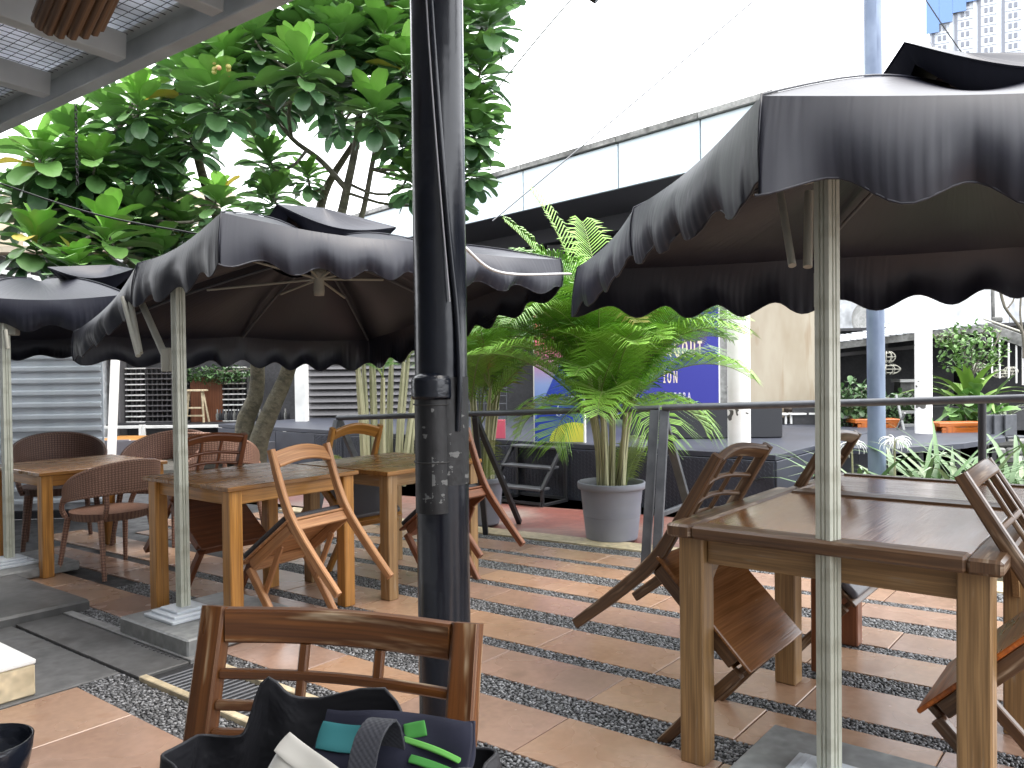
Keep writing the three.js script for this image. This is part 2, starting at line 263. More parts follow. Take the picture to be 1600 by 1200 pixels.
{
  const r = rng(4);
  tileEdges.forEach(([a, b], k) => {
    let t = -4.6 + r() * .5; const end = k ? 6.5 : 3.5;
    while (t < end) {
      const L = k || t < 2.8 ? .60 + (r() - .5) * .012 : Math.max(.3, 3.54 - t), q = bandQuad(E0[a], E0[b], t + .0022, t + L - .0022), dy = (r() - .5) * .003;
      part('tile', slab(q, -.03, .002 + dy, .0022), M.tiles[Math.floor(r() * 4)], floorGroup); t += L;
    }
  });
  part('mortar_bed', flat(bandQuad(E0[0], E0[20], -6, 9), -.006), M.bed, floorGroup);
  // exposed pebble strips
  const strips = [[2, 3], [4, 5], [6, 7], [8, 9], [10, 11], [12, 13], [14, 15], [16, 17], [18, 19], [0, 1]], spots = [];
  for (const [a, b] of strips) for (let t = -3.4; t < 5; t += .0115) {
    const p = onEdge(E0[a], t), q = onEdge(E0[b], t), L = Math.hypot(q[0] - p[0], q[1] - p[1]), n = Math.floor(L / .0115);
    for (let i = 0; i < n; i++) { const s = (i + .5 + (r() - .5) * .9) / n, jx = (r() - .5) * .01; const x = p[0] + (q[0] - p[0]) * s + jx, z = p[1] + (q[1] - p[1]) * s + jx; if (z > .2 || z < -8.2 || Math.abs(x) > -z * .72 + .4) continue; spots.push([x, z]); }
  }
  const pg = new THREE.IcosahedronGeometry(1, 1), inst = new THREE.InstancedMesh(pg, std({ color: 0xffffff, roughness: .42 }), spots.length), m4 = new THREE.Matrix4(), c = new THREE.Color();
  spots.forEach(([x, z], i) => { const s = .0042 + r() * .0028; m4.compose(V(x, -.0035 + r() * .002, z), new THREE.Quaternion().setFromEuler(new THREE.Euler(0, r() * 6.3, 0)), V(s * (1 + r() * .5), s * .8, s)); inst.setMatrixAt(i, m4); const g = .040 + Math.pow(r(), 2.4) * .26; c.setRGB(g, g * 1.01, g * 1.05); inst.setColorAt(i, c); });
  inst.name = 'pebbles'; inst.userData.kind = 'stuff'; floorGroup.add(inst);
  part('edging', slab(bandQuad(E0[19], E0[20], -4, 6.5), -.03, .012, .005), M.cream, floorGroup);
}
// drain channel between the tiles: grate bars, cover sheet, kerb strips
{
  const d = thing('drain_grate', 'black slotted metal drain grate set in the paving behind the front chair', 'grate');
  const mid = (t, s) => { const a = onEdge(E0[3], t), b = onEdge(E0[4], t); return [a[0] + (b[0] - a[0]) * s, a[1] + (b[1] - a[1]) * s]; };
  part('channel', flat([mid(-1, .1), mid(4.7, .1), mid(4.7, .9), mid(-1, .9)], -.05), M.darkWall, d);
  for (let i = 0; i < 30; i++) { const a = mid(2.36 + i * .034, .13), b = mid(2.36 + i * .034, .87); part('bar', beam(V(a[0], -.004, a[1]), V(b[0], -.004, b[1]), .012, .012), M.iron, d); }
  for (const s of [.06, .94]) { const a = mid(2.30, s), b = mid(3.40, s); part('kerb_strip', beam(V(a[0], .004, a[1]), V(b[0], .004, b[1]), .035, .03), M.cream, d); }
  const c = thing('drain_cover', 'dark flat metal sheet covering the drain beside the umbrella pedestal', 'cover');
  part('sheet', slab([mid(3.42, .04), mid(4.68, .04), mid(4.68, .78), mid(3.42, .78)], -.02, .008, .004), M.concreteDark, c);
  const a = mid(3.42, .88), b = mid(4.68, .88); part('kerb', beam(V(a[0], .0, a[1]), V(b[0], .0, b[1]), .05, .03), M.concrete, c);
  for (let i = 0; i < 12; i++) { const p = mid(3.48 + i * .035, .72), q = mid(3.48 + i * .035, .77); part('slot', beam(V(p[0], .0095, p[1]), V(q[0], .0095, q[1]), .012, .003), M.darkWall, c); }
  // raised concrete ramp slab and paving at the far left
  single('concrete_slab', 'cracked grey concrete slab lying over the drain at the left edge', 'slab', slab([mid(4.66, -.3), mid(4.66, 1.25), mid(6.5, 1.25), mid(6.5, -.3)], -.02, .055, .012), M.concreteDark);
  single('concrete_paving', 'plain grey concrete strip left of the drain cover', 'paving', slab([mid(3.55, -2.6), mid(3.55, -.02), mid(6.5, -.02), mid(6.5, -2.6)], -.03, .006, .004), M.concreteDark);
}
struct('painted_floor', flat([[-12, -14.9], [-8, -12.05], [0, -6.63], [8, -1.9], [9, -2.4], [1.2, -7.35], [-2.5, -9.4], [-9, -13.6]], -.012), M.redFloor);
struct('forecourt', flat([[-2.1, -40], [-2.1, -9.7], [-14, -9.7], [-14, -8.6], [-9, -8.2], [0, -6.6], [2.1, -5.3], [9, -1.2], [30, -10], [30, -40]], -.020), M.deckGrey);
struct('garden_soil', flat([[1.9, -5.45], [2.25, -6.2], [3.2, -7.8], [9, -8.6], [9, -1.2], [4, -4.15]], .004), M.soil);

// ---------- tables ----------
function table(label, near, sv, su, h, mats, group, o = {}) {   // near = corner nearest the camera, sides along the two paving axes
  const t = thing('wooden_table', label, 'table', V(near.x, 0, near.z), SITE, group), T = o.top || .035, leg = o.leg || .07, ins = o.inset ?? .045, [mt, ml, me] = mats;
  const W = o.rim || 0;
  if (W) { // framed top with a slightly sunk panel
    part('table_top', bx(sv - 2 * W - .003, T - .004, su - 2 * W - .003, .003, sv / 2, h - T / 2 - .003, -su / 2), mt, t);
    for (const z of [-W / 2, -su + W / 2]) part('edge_board', bx(sv, T + .004, W, .008, sv / 2, h - T / 2, z), me, t);
    for (const x of [W / 2, sv - W / 2]) part('edge_board', bx(W, T + .004, su - 2 * W - .003, .008, x, h - T / 2, -su / 2), me, t);
  } else { const n = 3; for (let i = 0; i < n; i++) part('top_plank', bx(sv, T, su / n - .0015, .003, sv / 2, h - T / 2, -su * (i + .5) / n), mt, t); }
  const a = ins, hl = h - T - .002, ap = o.apron || .07, k = ins + leg / 2;
  for (const x of [k, sv - k]) for (const z of [-k, -su + k]) part('leg', bx(leg, hl, leg, .005, x, hl / 2 + .001, z), ml, t);
  for (const z of [-k, -su + k]) part('apron', bx(sv - 2 * k - leg - .004, ap, .022, .003, sv / 2, hl - ap / 2 - .001, z), ml, t);
  for (const x of [k, sv - k]) part('apron', bx(.022, ap, su - 2 * k - leg - .004, .003, x, hl - ap / 2 - .001, -su / 2), ml, t);
  if (o.braces) { const s = new THREE.Shape(); s.moveTo(0, 0); s.lineTo(.17, 0); s.lineTo(.15, -.02); s.quadraticCurveTo(.05, -.06, .02, -.16); s.lineTo(0, -.17); s.closePath();
    for (const x of [k, sv - k]) for (const z of [-k, -su + k]) { const sx = x < sv / 2 ? 1 : -1, sz = z > -su / 2 ? -1 : 1;
      const g = new THREE.ExtrudeGeometry(s, { depth: .02, bevelEnabled: false }); g.scale(sx, 1, 1); g.translate(x + sx * (leg / 2 + .001), hl - ap - .003, z - .01); if (sx < 0) { const ix = g.index ? g.index.array : null; const p = g.attributes.position, q = p.array.slice(); for (let i = 0; i < p.count; i += 3) { for (let c = 0; c < 3; c++) { p.array[(i + 1) * 3 + c] = q[(i + 2) * 3 + c]; p.array[(i + 2) * 3 + c] = q[(i + 1) * 3 + c]; } } g.computeVertexNormals(); } part('corner_brace', g, ml, t); } }
  return t;
}
const T2 = V(-1.36, 0, -3.93), T3 = V(-.70, 0, -4.60), T1 = V(-2.99, 0, -5.20), D1 = V(1.256, 0, -2.109);
table('square honey wood table behind the cream umbrella post with a chair tipped against it', T2, .82, .80, .75, [M.honeyDark, M.honey], 'wooden tables on the left', { top: .022, leg: .072, inset: .02 });
table('weathered brown wood table pushed against the honey table, half behind the black pole', T3, .82, .80, .735, [M.honeyDark, M.legOak], 'wooden tables on the left', { top: .024, leg: .075, inset: .02 });
table('wooden table at far left ringed by brown wicker chairs', T1, .86, .82, .68, [M.honeyDark, M.honey], 'wooden tables on the left', { top: .024, leg: .07, inset: .02 });
table('large worn brown wooden table with framed top in the right foreground', D1, 1.0, .96, .79, [M.walnutTop, M.legOak, M.walnut], 'framed tables on the right', { top: .04, leg: .085, rim: .085, inset: .03, apron: .085, braces: true });
table('second framed brown table joined behind the large foreground table', site(D1, 1.012, -.05), .66, .98, .785, [M.walnutTop, M.redwood, M.walnut], 'framed tables on the right', { top: .036, leg: .075, rim: .06, inset: .08 });

// ---------- wooden chairs; origin midway between the front feet, front towards +z ----------
function chair(label, o) {
  const t = thing('wooden_chair', label, 'chair', o.at, o.yaw, o.group); t.rotation.x = o.tilt || 0; t.rotation.z = o.roll || 0;
  const w = o.w || .42, h = o.h || .78, d = o.d || .40, sh = o.sh || .44, m = o.mat, s = o.stile || .032, X = V(1, 0, 0), Y = V(0, 1, 0), hw = w / 2 - s / 2;
  const prof = curve([V(0, 0, -d - .03), V(0, .22, -d - .005), V(0, sh - .02, -d + .005), V(0, sh + .13, -d - .025), V(0, h, -d - .095)], 14);
  const zAt = y => { for (let i = 1; i < prof.length; i++) if (prof[i].y >= y) { const a = prof[i - 1], b = prof[i], k = (y - a.y) / (b.y - a.y); return a.z + (b.z - a.z) * k; } return prof[14].z; };
  for (const x of [-hw, hw]) part('back_post', sweep(prof.map(p => V(x, p.y, p.z)), X, s, .045, .005, prof.map((p, i) => .05 - .014 * Math.abs(i / 14 - .45) * 2)), m, t);
  for (const x of [-hw, hw]) part('front_leg', sweep([V(x, 0, .012), V(x, .2, 0), V(x, sh - .045, -.005)], X, s, .038, .004), m, t);
  const rail = (y, hh, th, bow, mat = m, x0 = -hw + s / 2 + .001, x1 = hw - s / 2 - .001, name = 'back_rail') => { const pts = []; for (let i = 0; i <= 8; i++) { const k = i / 8; pts.push(V(x0 + (x1 - x0) * k, y + (o.arch || 0) * Math.sin(k * Math.PI), zAt(y) - bow * Math.sin(k * Math.PI))); } return part(name, sweep(pts, Y, hh, th, .004), mat, t); };
  if (o.lattice) {
    rail(h - (o.railH || .052) / 2, o.railH || .052, .026, .03, o.railMat || m, -hw + s / 2 + .001, hw - s / 2 - .001, 'top_rail');
    const n = o.lattice, y0 = o.latY || sh + .12, y1 = h - (o.railH || .052);
    for (let i = 0; i < n; i++) { const y = y0 + (y1 - y0) * (i / n) ; rail(y, i ? .018 : .03, .016, .026); }
    for (const k of o.bars || [.34, .66]) { const x = -hw + 2 * hw * k, pts = []; for (let i = 0; i <= 4; i++) { const y = y0 + (y1 - y0) * i / 4; pts.push(V(x, y, zAt(y) - .026 * Math.sin(k * Math.PI))); } part('back_bar', sweep(pts, X, .018, .014, .003), m, t); }
  } else { rail(h - .05, .085, .018, .03, m, -hw + s / 2 + .001, hw - s / 2 - .001, 'top_rail'); }
  // seat with frame, braces and stretchers
  const fz = -d / 2;
  part('seat_rail', bx(w - 2 * s - .004, .05, .02, .003, 0, sh - .035, -.006), m, t);
  part('seat_rail', bx(w - 2 * s - .004, .05, .02, .003, 0, sh - .035, -d + .02), m, t);
  for (const x of [-hw, hw]) part('seat_rail', bx(.02, .05, d - .07, .003, x, sh - .035, fz), m, t);
  const seat = part('seat', bx(w + .012, .014, d + .012, .004, 0, sh - .001, fz + .012), o.seatMat || m, t);
  if (o.pad) { const g = new RoundedBoxGeometry(w - .015, .034, d - .03, 3, .015); g.translate(0, sh + .0235, fz + .012); part('seat_pad', g, o.pad, seat); }
  if (o.board) part('underside_board', bx(w - .06, .008, d - .05, .002, 0, sh - .058, fz), o.board, t);
  if (!o.lattice) for (const x of [-hw, hw]) part('brace', beam(V(x * .93, .25, -.005), V(x * .93, sh - .06, -d * .62), .016, .03), m, t);
  return t;
}
const tip = THREE.MathUtils.degToRad(37), tip2 = THREE.MathUtils.degToRad(45), away = .07, LEAN = 'wooden chairs tipped against tables';
const mU = AU.clone().negate();
// tipped against the tables' long sides, feet just outside the edge
chair('tan wooden chair with black seat pad tipped against the near side of the honey table', { at: V(-1.02, 0, -4.16), yaw: yawTo(AU) + .14, tilt: tip, mat: M.tan, pad: M.pad, arch: .012, group: LEAN, w: .42, h: .78 });
chair('brown lattice-back chair leaning on the far side of the honey table beside the post', { at: site(T2, .43, .80 + away), yaw: yawTo(mU), tilt: tip, mat: M.redwood, lattice: 3, board: M.redwood, group: LEAN, h: .80 });
chair('honey wood chair with grey pad leaning behind the brown table', { at: site(T3, .48, .80 + away), yaw: yawTo(mU) - .08, tilt: tip, mat: M.honey, pad: M.padGrey, arch: .022, group: LEAN, h: .80 });
chair('reddish wooden chair tipped against the brown table, partly hidden by the black pole', { at: site(T3, .50, -away), yaw: yawTo(AU), tilt: tip, mat: M.redwood, pad: M.pad, group: LEAN, h: .80 });
chair('dark lattice-back chair with brown seat board tipped against the left of the large table', { at: site(D1, .36, .96 + .10), yaw: yawTo(mU), tilt: tip2, mat: M.walnut, lattice: 3, board: M.walnutTop, seatMat: M.walnutTop, group: LEAN, h: .87, sh: .46, w: .48, d: .46 });
chair('dark lattice-back chair with grey padded seat tipped behind the cream umbrella post', { at: site(D1, 1.33, .96 + .04), yaw: yawTo(mU), tilt: tip2, mat: M.walnut, lattice: 3, pad: M.padGrey, group: LEAN, h: .86, sh: .45, w: .46, d: .45 });
chair('orange-brown lattice chair tipped against the right end of the large table, cut by the frame', { at: site(D1, .36, -.10), yaw: yawTo(AU), tilt: tip2, mat: M.walnut, lattice: 2, board: M.orange, seatMat: M.orange, group: LEAN, h: .86, sh: .45, w: .46, d: .45 });
// upright chair in front, facing the camera
const fc = chair('brown lattice-back wooden chair in the front with a black bag on it', { at: V(-.45, 0, -.96), yaw: -.25, tilt: -.02, roll: 0, mat: M.rail, railMat: M.rail, lattice: 3, bars: [.36, .66], h: .875, sh: .45, w: .54, d: .42, stile: .05, latY: .655, railH: .062 });

// ---------- wicker chairs; origin at the centre of the seat on the floor, front towards +z ----------
function wickerChair(label, pos, yaw, mat, sc = 1) {
  const t = thing('wicker_chair', label, 'chair', pos, yaw, 'brown wicker armchairs'), R = .27; t.scale.setScalar(sc);
  const band = th => { const a = th * 2.05, f = Math.cos(th * Math.PI / 2); return { a, top: .50 + .24 * Math.pow(Math.max(0, f), .7), bot: .48 + .075 * f, r: R + .02 * f }; };
  const sheet = off => grid(40, 5, (u, v) => { const b = band(u * 2 - 1), y = b.bot + (b.top - b.bot) * v, r = b.r + off + .05 * (y - .48); return V(Math.sin(b.a) * r, y, -Math.cos(b.a) * r); }, (u, v) => [u * 1.2, v * .22]);
  const outer = sheet(.012), inner = sheet(-.012); { const ix = outer.index.array; for (let i = 0; i < ix.length; i += 3) { const k = ix[i]; ix[i] = ix[i + 1]; ix[i + 1] = k; } outer.computeVertexNormals(); }
  part('backrest', merge([outer, inner]), mat, t);
  const rim = e => { const p = []; for (let i = 0; i <= 40; i++) { const b = band(i / 20 - 1), y = e ? b.top : b.bot, r = b.r + .05 * (y - .48); p.push(V(Math.sin(b.a) * r, y, -Math.cos(b.a) * r)); } return tube(p, .014, 6); };
  part('rim', rim(1), mat, t); part('rim', rim(0), mat, t);
  const seat = new THREE.CylinderGeometry(.245, .235, .05, 28); seat.translate(0, .385, .01); part('seat', seat, mat, t);
  for (const s of [-1, 1]) {
    part('arm_post', tube(curve([V(s * .255, .50, .11), V(s * .245, .43, .15), V(s * .225, .375, .14)], 6), .017, 6), mat, t);
    part('back_support', tube(curve([V(s * .17, .55, -.23), V(s * .165, .45, -.22), V(s * .15, .385, -.17)], 6), .016, 6), mat, t);
    part('leg', tube([V(s * .20, .37, .16), V(s * .235, 0, .22)], [.02, .014], 7), mat, t);
    part('leg', tube([V(s * .17, .37, -.16), V(s * .20, 0, -.24)], [.02, .014], 7), mat, t);
  }
  return t;
}
wickerChair('brown wicker armchair tucked into the near side of the left table', site(T1, .40, -.10), yawTo(AU) + .1, M.wickerRed);
wickerChair('dark brown wicker armchair at far left in front of the metal shutter', V(-3.48, 0, -6.33), yawTo(V(.5, 0, .8)), M.wickerDark, 1.12);
wickerChair('brown wicker armchair behind the left table next to the umbrella post', V(-2.74, 0, -6.42), yawTo(V(-.2, 0, 1)), M.wicker, 1.12);
wickerChair('reddish wicker armchair with rounded woven back behind the honey table', V(-2.40, 0, -6.72), yawTo(V(.15, 0, -1)), M.wickerRed, 1.12);

// ---------- umbrellas ----------
function umbrella(o) {
  const t = thing('patio_umbrella', o.label, 'umbrella', o.post, 0, 'dark canopy umbrellas'), B = o.post, L = p => p.clone().sub(B), r = rng(o.seed);
  const rim = o.rim.map(L), C = L(o.apex), n = rim.length, SEG = 28, NR = 12;
  const rimAt = s => { const k = Math.floor(s) % n, f = s - Math.floor(s), a = rim[k], b = rim[(k + 1) % n], p = a.clone().lerp(b, f), w = Math.sin(f * Math.PI); p.y -= (o.sag ?? .035) * w; p.addScaledVector(V(C.x - p.x, 0, C.z - p.z).normalize(), .03 * w); return p; };
  const surf = off => (u, v) => { // u around, v from the top opening to the rim
    const s = u * n, p = rimAt(s % n), f = s - Math.floor(s), w = Math.sin(f * Math.PI), k = .10 + .90 * v;
    const q = C.clone().lerp(p, k); const round = .05 * Math.sin(Math.PI * Math.min(1, k)); q.y += round - (o.billow ?? .05) * w * Math.sin(k * Math.PI) - off; return q; };
  const per = 9.2;
  const can = part('canopy', grid(n * SEG, NR, surf(0), (u, v) => [u * per, v * 1.5]), M.canopy, t);
  part('lining', grid(n * SEG, NR, surf(.012), (u, v) => [u * per, v * 1.5]), M.lining, t);
  // scalloped valance, hanging in soft folds
  const lens = []; let tot = 0; for (let i = 0; i < n; i++) { lens.push(tot); tot += rim[i].distanceTo(rim[(i + 1) % n]); } lens.push(tot);
  const scal = o.scallop || .29, hang = o.hang || .21;
  const val = off => (u, v) => {
    const s = u * n, k = Math.floor(s) % n, f = s - Math.floor(s), p = rimAt(s % n), len = lens[k] + (lens[k + 1] - lens[k]) * f;
    const out = V(p.x - C.x, 0, p.z - C.z).normalize(), c = .5 - .5 * Math.cos(2 * Math.PI * (len + .05 * Math.sin(len * 3.1 + o.seed)) / scal), h = hang * (.86 + .26 * c) * (1 + .12 * Math.sin(len * 1.3 + o.seed));
    const fold = (.012 * (2 * c - 1) + .010 * Math.sin(len * 7.3 + o.seed) + .006 * Math.sin(len * 15.1 + 2 * o.seed) + .0032 * Math.sin(len * 150 + 4 * Math.sin(len * 11)) * (.5 + .5 * Math.sin(len * 2.3 + o.seed * 2)) * v + .004 * Math.sin(len * 47 + 3 * Math.sin(len * 6.1)) * v) * v;
    const mid = Math.sin(f * Math.PI);
    p.y -= h * v; p.addScaledVector(out, .07 * Math.sin(v * Math.PI * .62) * (.35 + .65 * mid) + fold - .045 * v * v * mid - off); return p; };
  const uvv = (u, v) => [u * per, v * .25];
  const vl = part('valance', grid(n * 130, 12, val(0), uvv), M.canopy, t);
  part('valance_lining', grid(n * 130, 8, val(.008), uvv), M.lining, t);
  const hem = []; for (let i = 0; i <= n * 40; i++) hem.push(val(.004)(Math.min(i / (n * 40), .99999), 1)); part('hem', tube(hem, .0042, 5, false), M.canopy, vl);
  rim.forEach((p, i) => { const pts = []; for (let k = 0; k <= 12; k++) { const q = surf(-.004)(i / n + 1e-6, k / 12); pts.push(q); } for (let k = 1; k <= 6; k++) pts.push(val(-.004)(i / n + 1e-6, k / 6)); part('seam', tube(pts, .0035, 5, false), M.canopy, can); });
  // vent cap on top, its corners pulled up
  if (o.cap) {
    const cc = o.cap.corners.map(L), top = L(o.cap.top), m = cc.length;
    const cf = off => (u, v) => { const s = u * m, k = Math.floor(s) % m, f = s - Math.floor(s), a = cc[k], b = cc[(k + 1) % m], p = a.clone().lerp(b, f), w = Math.sin(f * Math.PI); p.y -= .07 * w; const q = top.clone().lerp(p, v); q.y -= .05 * w * Math.sin(v * Math.PI) + off; return q; };
    part('vent_cap', grid(m * 16, 6, cf(0), (u, v) => [u * 3, v * .6]), M.canopy, t);
    part('vent_lining', grid(m * 16, 6, cf(.008), (u, v) => [u * 3, v * .6]), M.lining, t);
    const cv = (u, v) => { const q = cf(0)(Math.min(u, .99999), 1), f = (u * m) % 1; const d = V(top.x - q.x, 0, top.z - q.z).normalize(); q.y -= v * (.05 + .06 * Math.sin(f * Math.PI)); q.addScaledVector(d, v * .10); return q; };
    part('vent_skirt', grid(m * 16, 3, cv, (u, v) => [u * 3, v * .15]), M.lining, t);
  }
  // ribs, hub, struts
  const hub = V(C.x, C.y - .16, C.z);
  rim.forEach((p, i) => { const a = C.clone().lerp(p, .05), b = C.clone().lerp(p, .97); a.y -= .06; b.y -= .03; const mid = C.clone().lerp(p, .5); mid.y += -.02; part('rib', tube(curve([a, mid, b], 6), .009, 6), M.iron, t); if (o.struts !== false) part('strut', rod(hub.clone().setY(hub.y - .06), C.clone().lerp(p, .45).add(V(0, -.04, 0)), .0075, 6), M.tubeCream, t); });
  part('hub', tr(lathe([[0, -.16], [.03, -.16], [.034, -.13], [.03, -.05], [.045, -.04], [.045, 0], [0, 0]], 16), hub.x, hub.y, hub.z), M.tubeCream, t);
  // post: ridged profile on a stepped foot plate and a stone slab
  const ph = o.postTop - o.slab - .05, w = .050, sh = new THREE.Shape(); const g = .006, pts = [];
  for (let s = 0; s < 4; s++) for (const [x, y] of [[-.5, .5], [-.2, .5], [-.17, .5 - g / w], [-.11, .5 - g / w], [-.08, .5], [.08, .5], [.11, .5 - g / w], [.17, .5 - g / w], [.2, .5]]) { const a = -s * Math.PI / 2; pts.push([x * w * Math.cos(a) - y * w * Math.sin(a), x * w * Math.sin(a) + y * w * Math.cos(a)]); }
  pts.reverse().forEach((p, i) => i ? sh.lineTo(p[0], p[1]) : sh.moveTo(p[0], p[1])); sh.closePath();
  const pg = new THREE.ExtrudeGeometry(sh, { depth: ph, bevelEnabled: false }); pg.rotateX(-Math.PI / 2); tr(pg, 0, o.slab + .045, 0, 0, SITE + (o.turn || 0)); part('post', pg, M.post, t);
  part('stone_slab', tr(bx(o.slabSize, o.slab, o.slabSize, .008, o.slabOff[0], o.slab / 2 + .006, o.slabOff[1]), 0, 0, 0, 0, SITE), M.slabStone, t);
  [[.27, .016], [.22, .014], [.16, .014]].reduce((y, [s, h]) => { part('foot_plate', tr(bx(s, h, s, .003, 0, y + h / 2 + .0005, 0), 0, 0, 0, 0, SITE), M.galv, t); return y + h; }, o.slab + .006);
  // folding arm hanging beside the post
  const armTop = hub.clone().add(V(0, .04, 0)), knee = V(0, o.postTop - .03, 0);
  part('arm', tube(curve([knee, knee.clone().lerp(armTop, .4).add(V(0, .10, 0)), armTop], 8), .024, 8), M.tubeCream, t);
  for (const [a, b, rad] of o.tubes.map(q => [L(q[0]), L(q[1]), q[2]])) part('brace_tube', rod(a, b, rad, 12), M.tubeCream, t);
  const bk = L(o.bracket); part('crank_bracket', bx(.05, .12, .06, .006, bk.x, bk.y, bk.z), M.tubeCream, t);
  return t;
}
const W = (x, z, y) => V(x, y, z);
umbrella({ label: 'large dark grey scalloped umbrella over the right tables on a cream post', seed: 3, post: V(.925, 0, -2.42), postTop: 2.0, slab: .05, slabSize: .62, slabOff: [.02, .02], turn: -.35,
  rim: [W(.64, -2.1, 1.985), W(.50, -3.35, 1.945), W(.37, -4.6, 1.86), W(1.62, -4.5, 1.89), W(2.87, -4.3, 1.93), W(3.0, -3.05, 1.95), W(3.12, -1.82, 1.96), W(1.85, -1.96, 1.97)], apex: V(1.75, 2.36, -3.2), hang: .24, sag: .008, scallop: .33,
  cap: { corners: [W(1.31, -2.75, 2.37), W(1.35, -3.7, 2.34), W(2.25, -3.66, 2.34), W(2.2, -2.65, 2.29)], top: V(1.76, 2.50, -3.2) },
  tubes: [[P(1218, 295, 2.75), P(1238, 415, 2.6), .0125], [P(1264, 300, 2.68), P(1262, 417, 2.6), .0145], [P(1272, 300, 2.72), P(1284, 436, 2.62), .018]], bracket: P(1288, 452, 2.66) });
umbrella({ label: 'middle dark scalloped umbrella drooping to the left, on a cream post', seed: 8, post: V(-1.66, 0, -4.12), postTop: 1.80, slab: .085, slabSize: .62, slabOff: [.10, .08],
  rim: [W(-1.235, -3.54, 1.985), W(-1.94, -4.3, 1.87), W(-2.70, -5.1, 1.56), W(-1.9, -5.8, 1.56), W(-1.12, -6.5, 1.56), W(-.41, -5.72, 1.74), W(.30, -4.95, 1.955), W(-.46, -4.24, 1.96)], apex: V(-1.16, 2.08, -5.0), hang: .20, sag: .02, scallop: .27,
  cap: { corners: [W(-1.28, -4.55, 2.225), W(-1.68, -4.95, 2.08), W(-1.2, -5.5, 2.06), W(-.68, -4.95, 2.16)], top: V(-1.12, 2.285, -4.98) },
  tubes: [[P(192, 465, 4.4), P(216, 556, 4.2), .013], [P(203, 466, 4.4), P(219, 552, 4.22), .0145], [P(222, 475, 4.42), P(258, 556, 4.2), .018]], bracket: P(262, 562, 4.2) });
umbrella({ label: 'leftmost dark umbrella partly hidden behind the middle one', seed: 14, post: V(-3.30, 0, -5.38), postTop: 1.72, slab: .06, slabSize: .60, slabOff: [.02, -.02],
  rim: [W(-4.5, -5.28, 1.83), W(-4.5, -6.0, 1.75), W(-4.5, -6.75, 1.63), W(-3.5, -6.78, 1.62), W(-2.45, -6.8, 1.62), W(-2.47, -6.1, 1.70), W(-2.5, -5.4, 1.82), W(-3.5, -5.30, 1.815)], apex: V(-3.45, 2.0, -6.05), hang: .17, sag: .03, scallop: .36,
  cap: { corners: [W(-3.22, -5.75, 2.05), W(-3.25, -6.4, 2.02), W(-2.62, -6.4, 2.02), W(-2.62, -5.75, 2.03)], top: V(-2.92, 2.10, -6.05) },
  tubes: [[P(8, 515, 5.3), P(12, 545, 5.3), .014]], bracket: V(-3.25, 1.62, -5.4) });

// ---------- black pole with cable sleeve ----------
{
  const c = P(697, 1180, 2.5), t = thing('black_pole', 'tall glossy black steel pole in the middle foreground', 'pole', V(c.x, 0, c.z)), R = .0795;
  part('shaft', tube([V(0, 0, 0), V(0, 3.8, 0)], R, 40), M.blackPole, t);
  part('scuffed_wrap', tube([V(0, .96, 0), V(0, 1.28, 0)], R + .0018, 40, false), M.peel, t);
  const sx = -.022, sz = .045;
  const sl = part('cable_sleeve', tube([V(sx, .88, sz), V(sx, 1.285, sz)], .055, 24), M.peel, t);
  part('sleeve_cap', tr(lathe([[0, 0], [.062, 0], [.064, .01], [.064, .055], [.058, .068], [.04, .078], [0, .078]], 24), sx, 1.215, sz), M.blackPole, sl);
  for (const y of [1.03, 1.20]) part('tie', tube((() => { const p = []; for (let i = 0; i <= 24; i++) { const a = i / 24 * 6.2832; p.push(V(sx + Math.cos(a) * .0575, y, sz + Math.sin(a) * .0575)); } return p; })(), .0022, 5, false), M.wire, sl);
  part('cable', tube(curve([V(.052, 1.12, .062), V(.06, 1.26, .07), V(.055, 1.45, .068), V(.035, 1.7, .084), V(.0, 2.2, .089), V(-.03, 2.8, .083)], 24), .009, 8), M.blackPole, t);
  part('thin_wire', tube(curve([V(.035, 1.5, .09), V(.0, 2.0, .098), V(-.022, 2.4, .095), V(-.03, 2.9, .09)], 16), .0028, 6), M.wireGrey, t);
  part('foot_flange', tr(lathe([[.08, 0], [.13, 0], [.13, .012], [.08, .012]], 32), 0, .005, 0), M.ironBlack, t);
  part('side_arm', tube(curve([V(.06, 2.60, 0), V(.25, 2.56, 0), V(.485, 2.405, .02)], 8), .020, 10), M.blackPole, t);
}

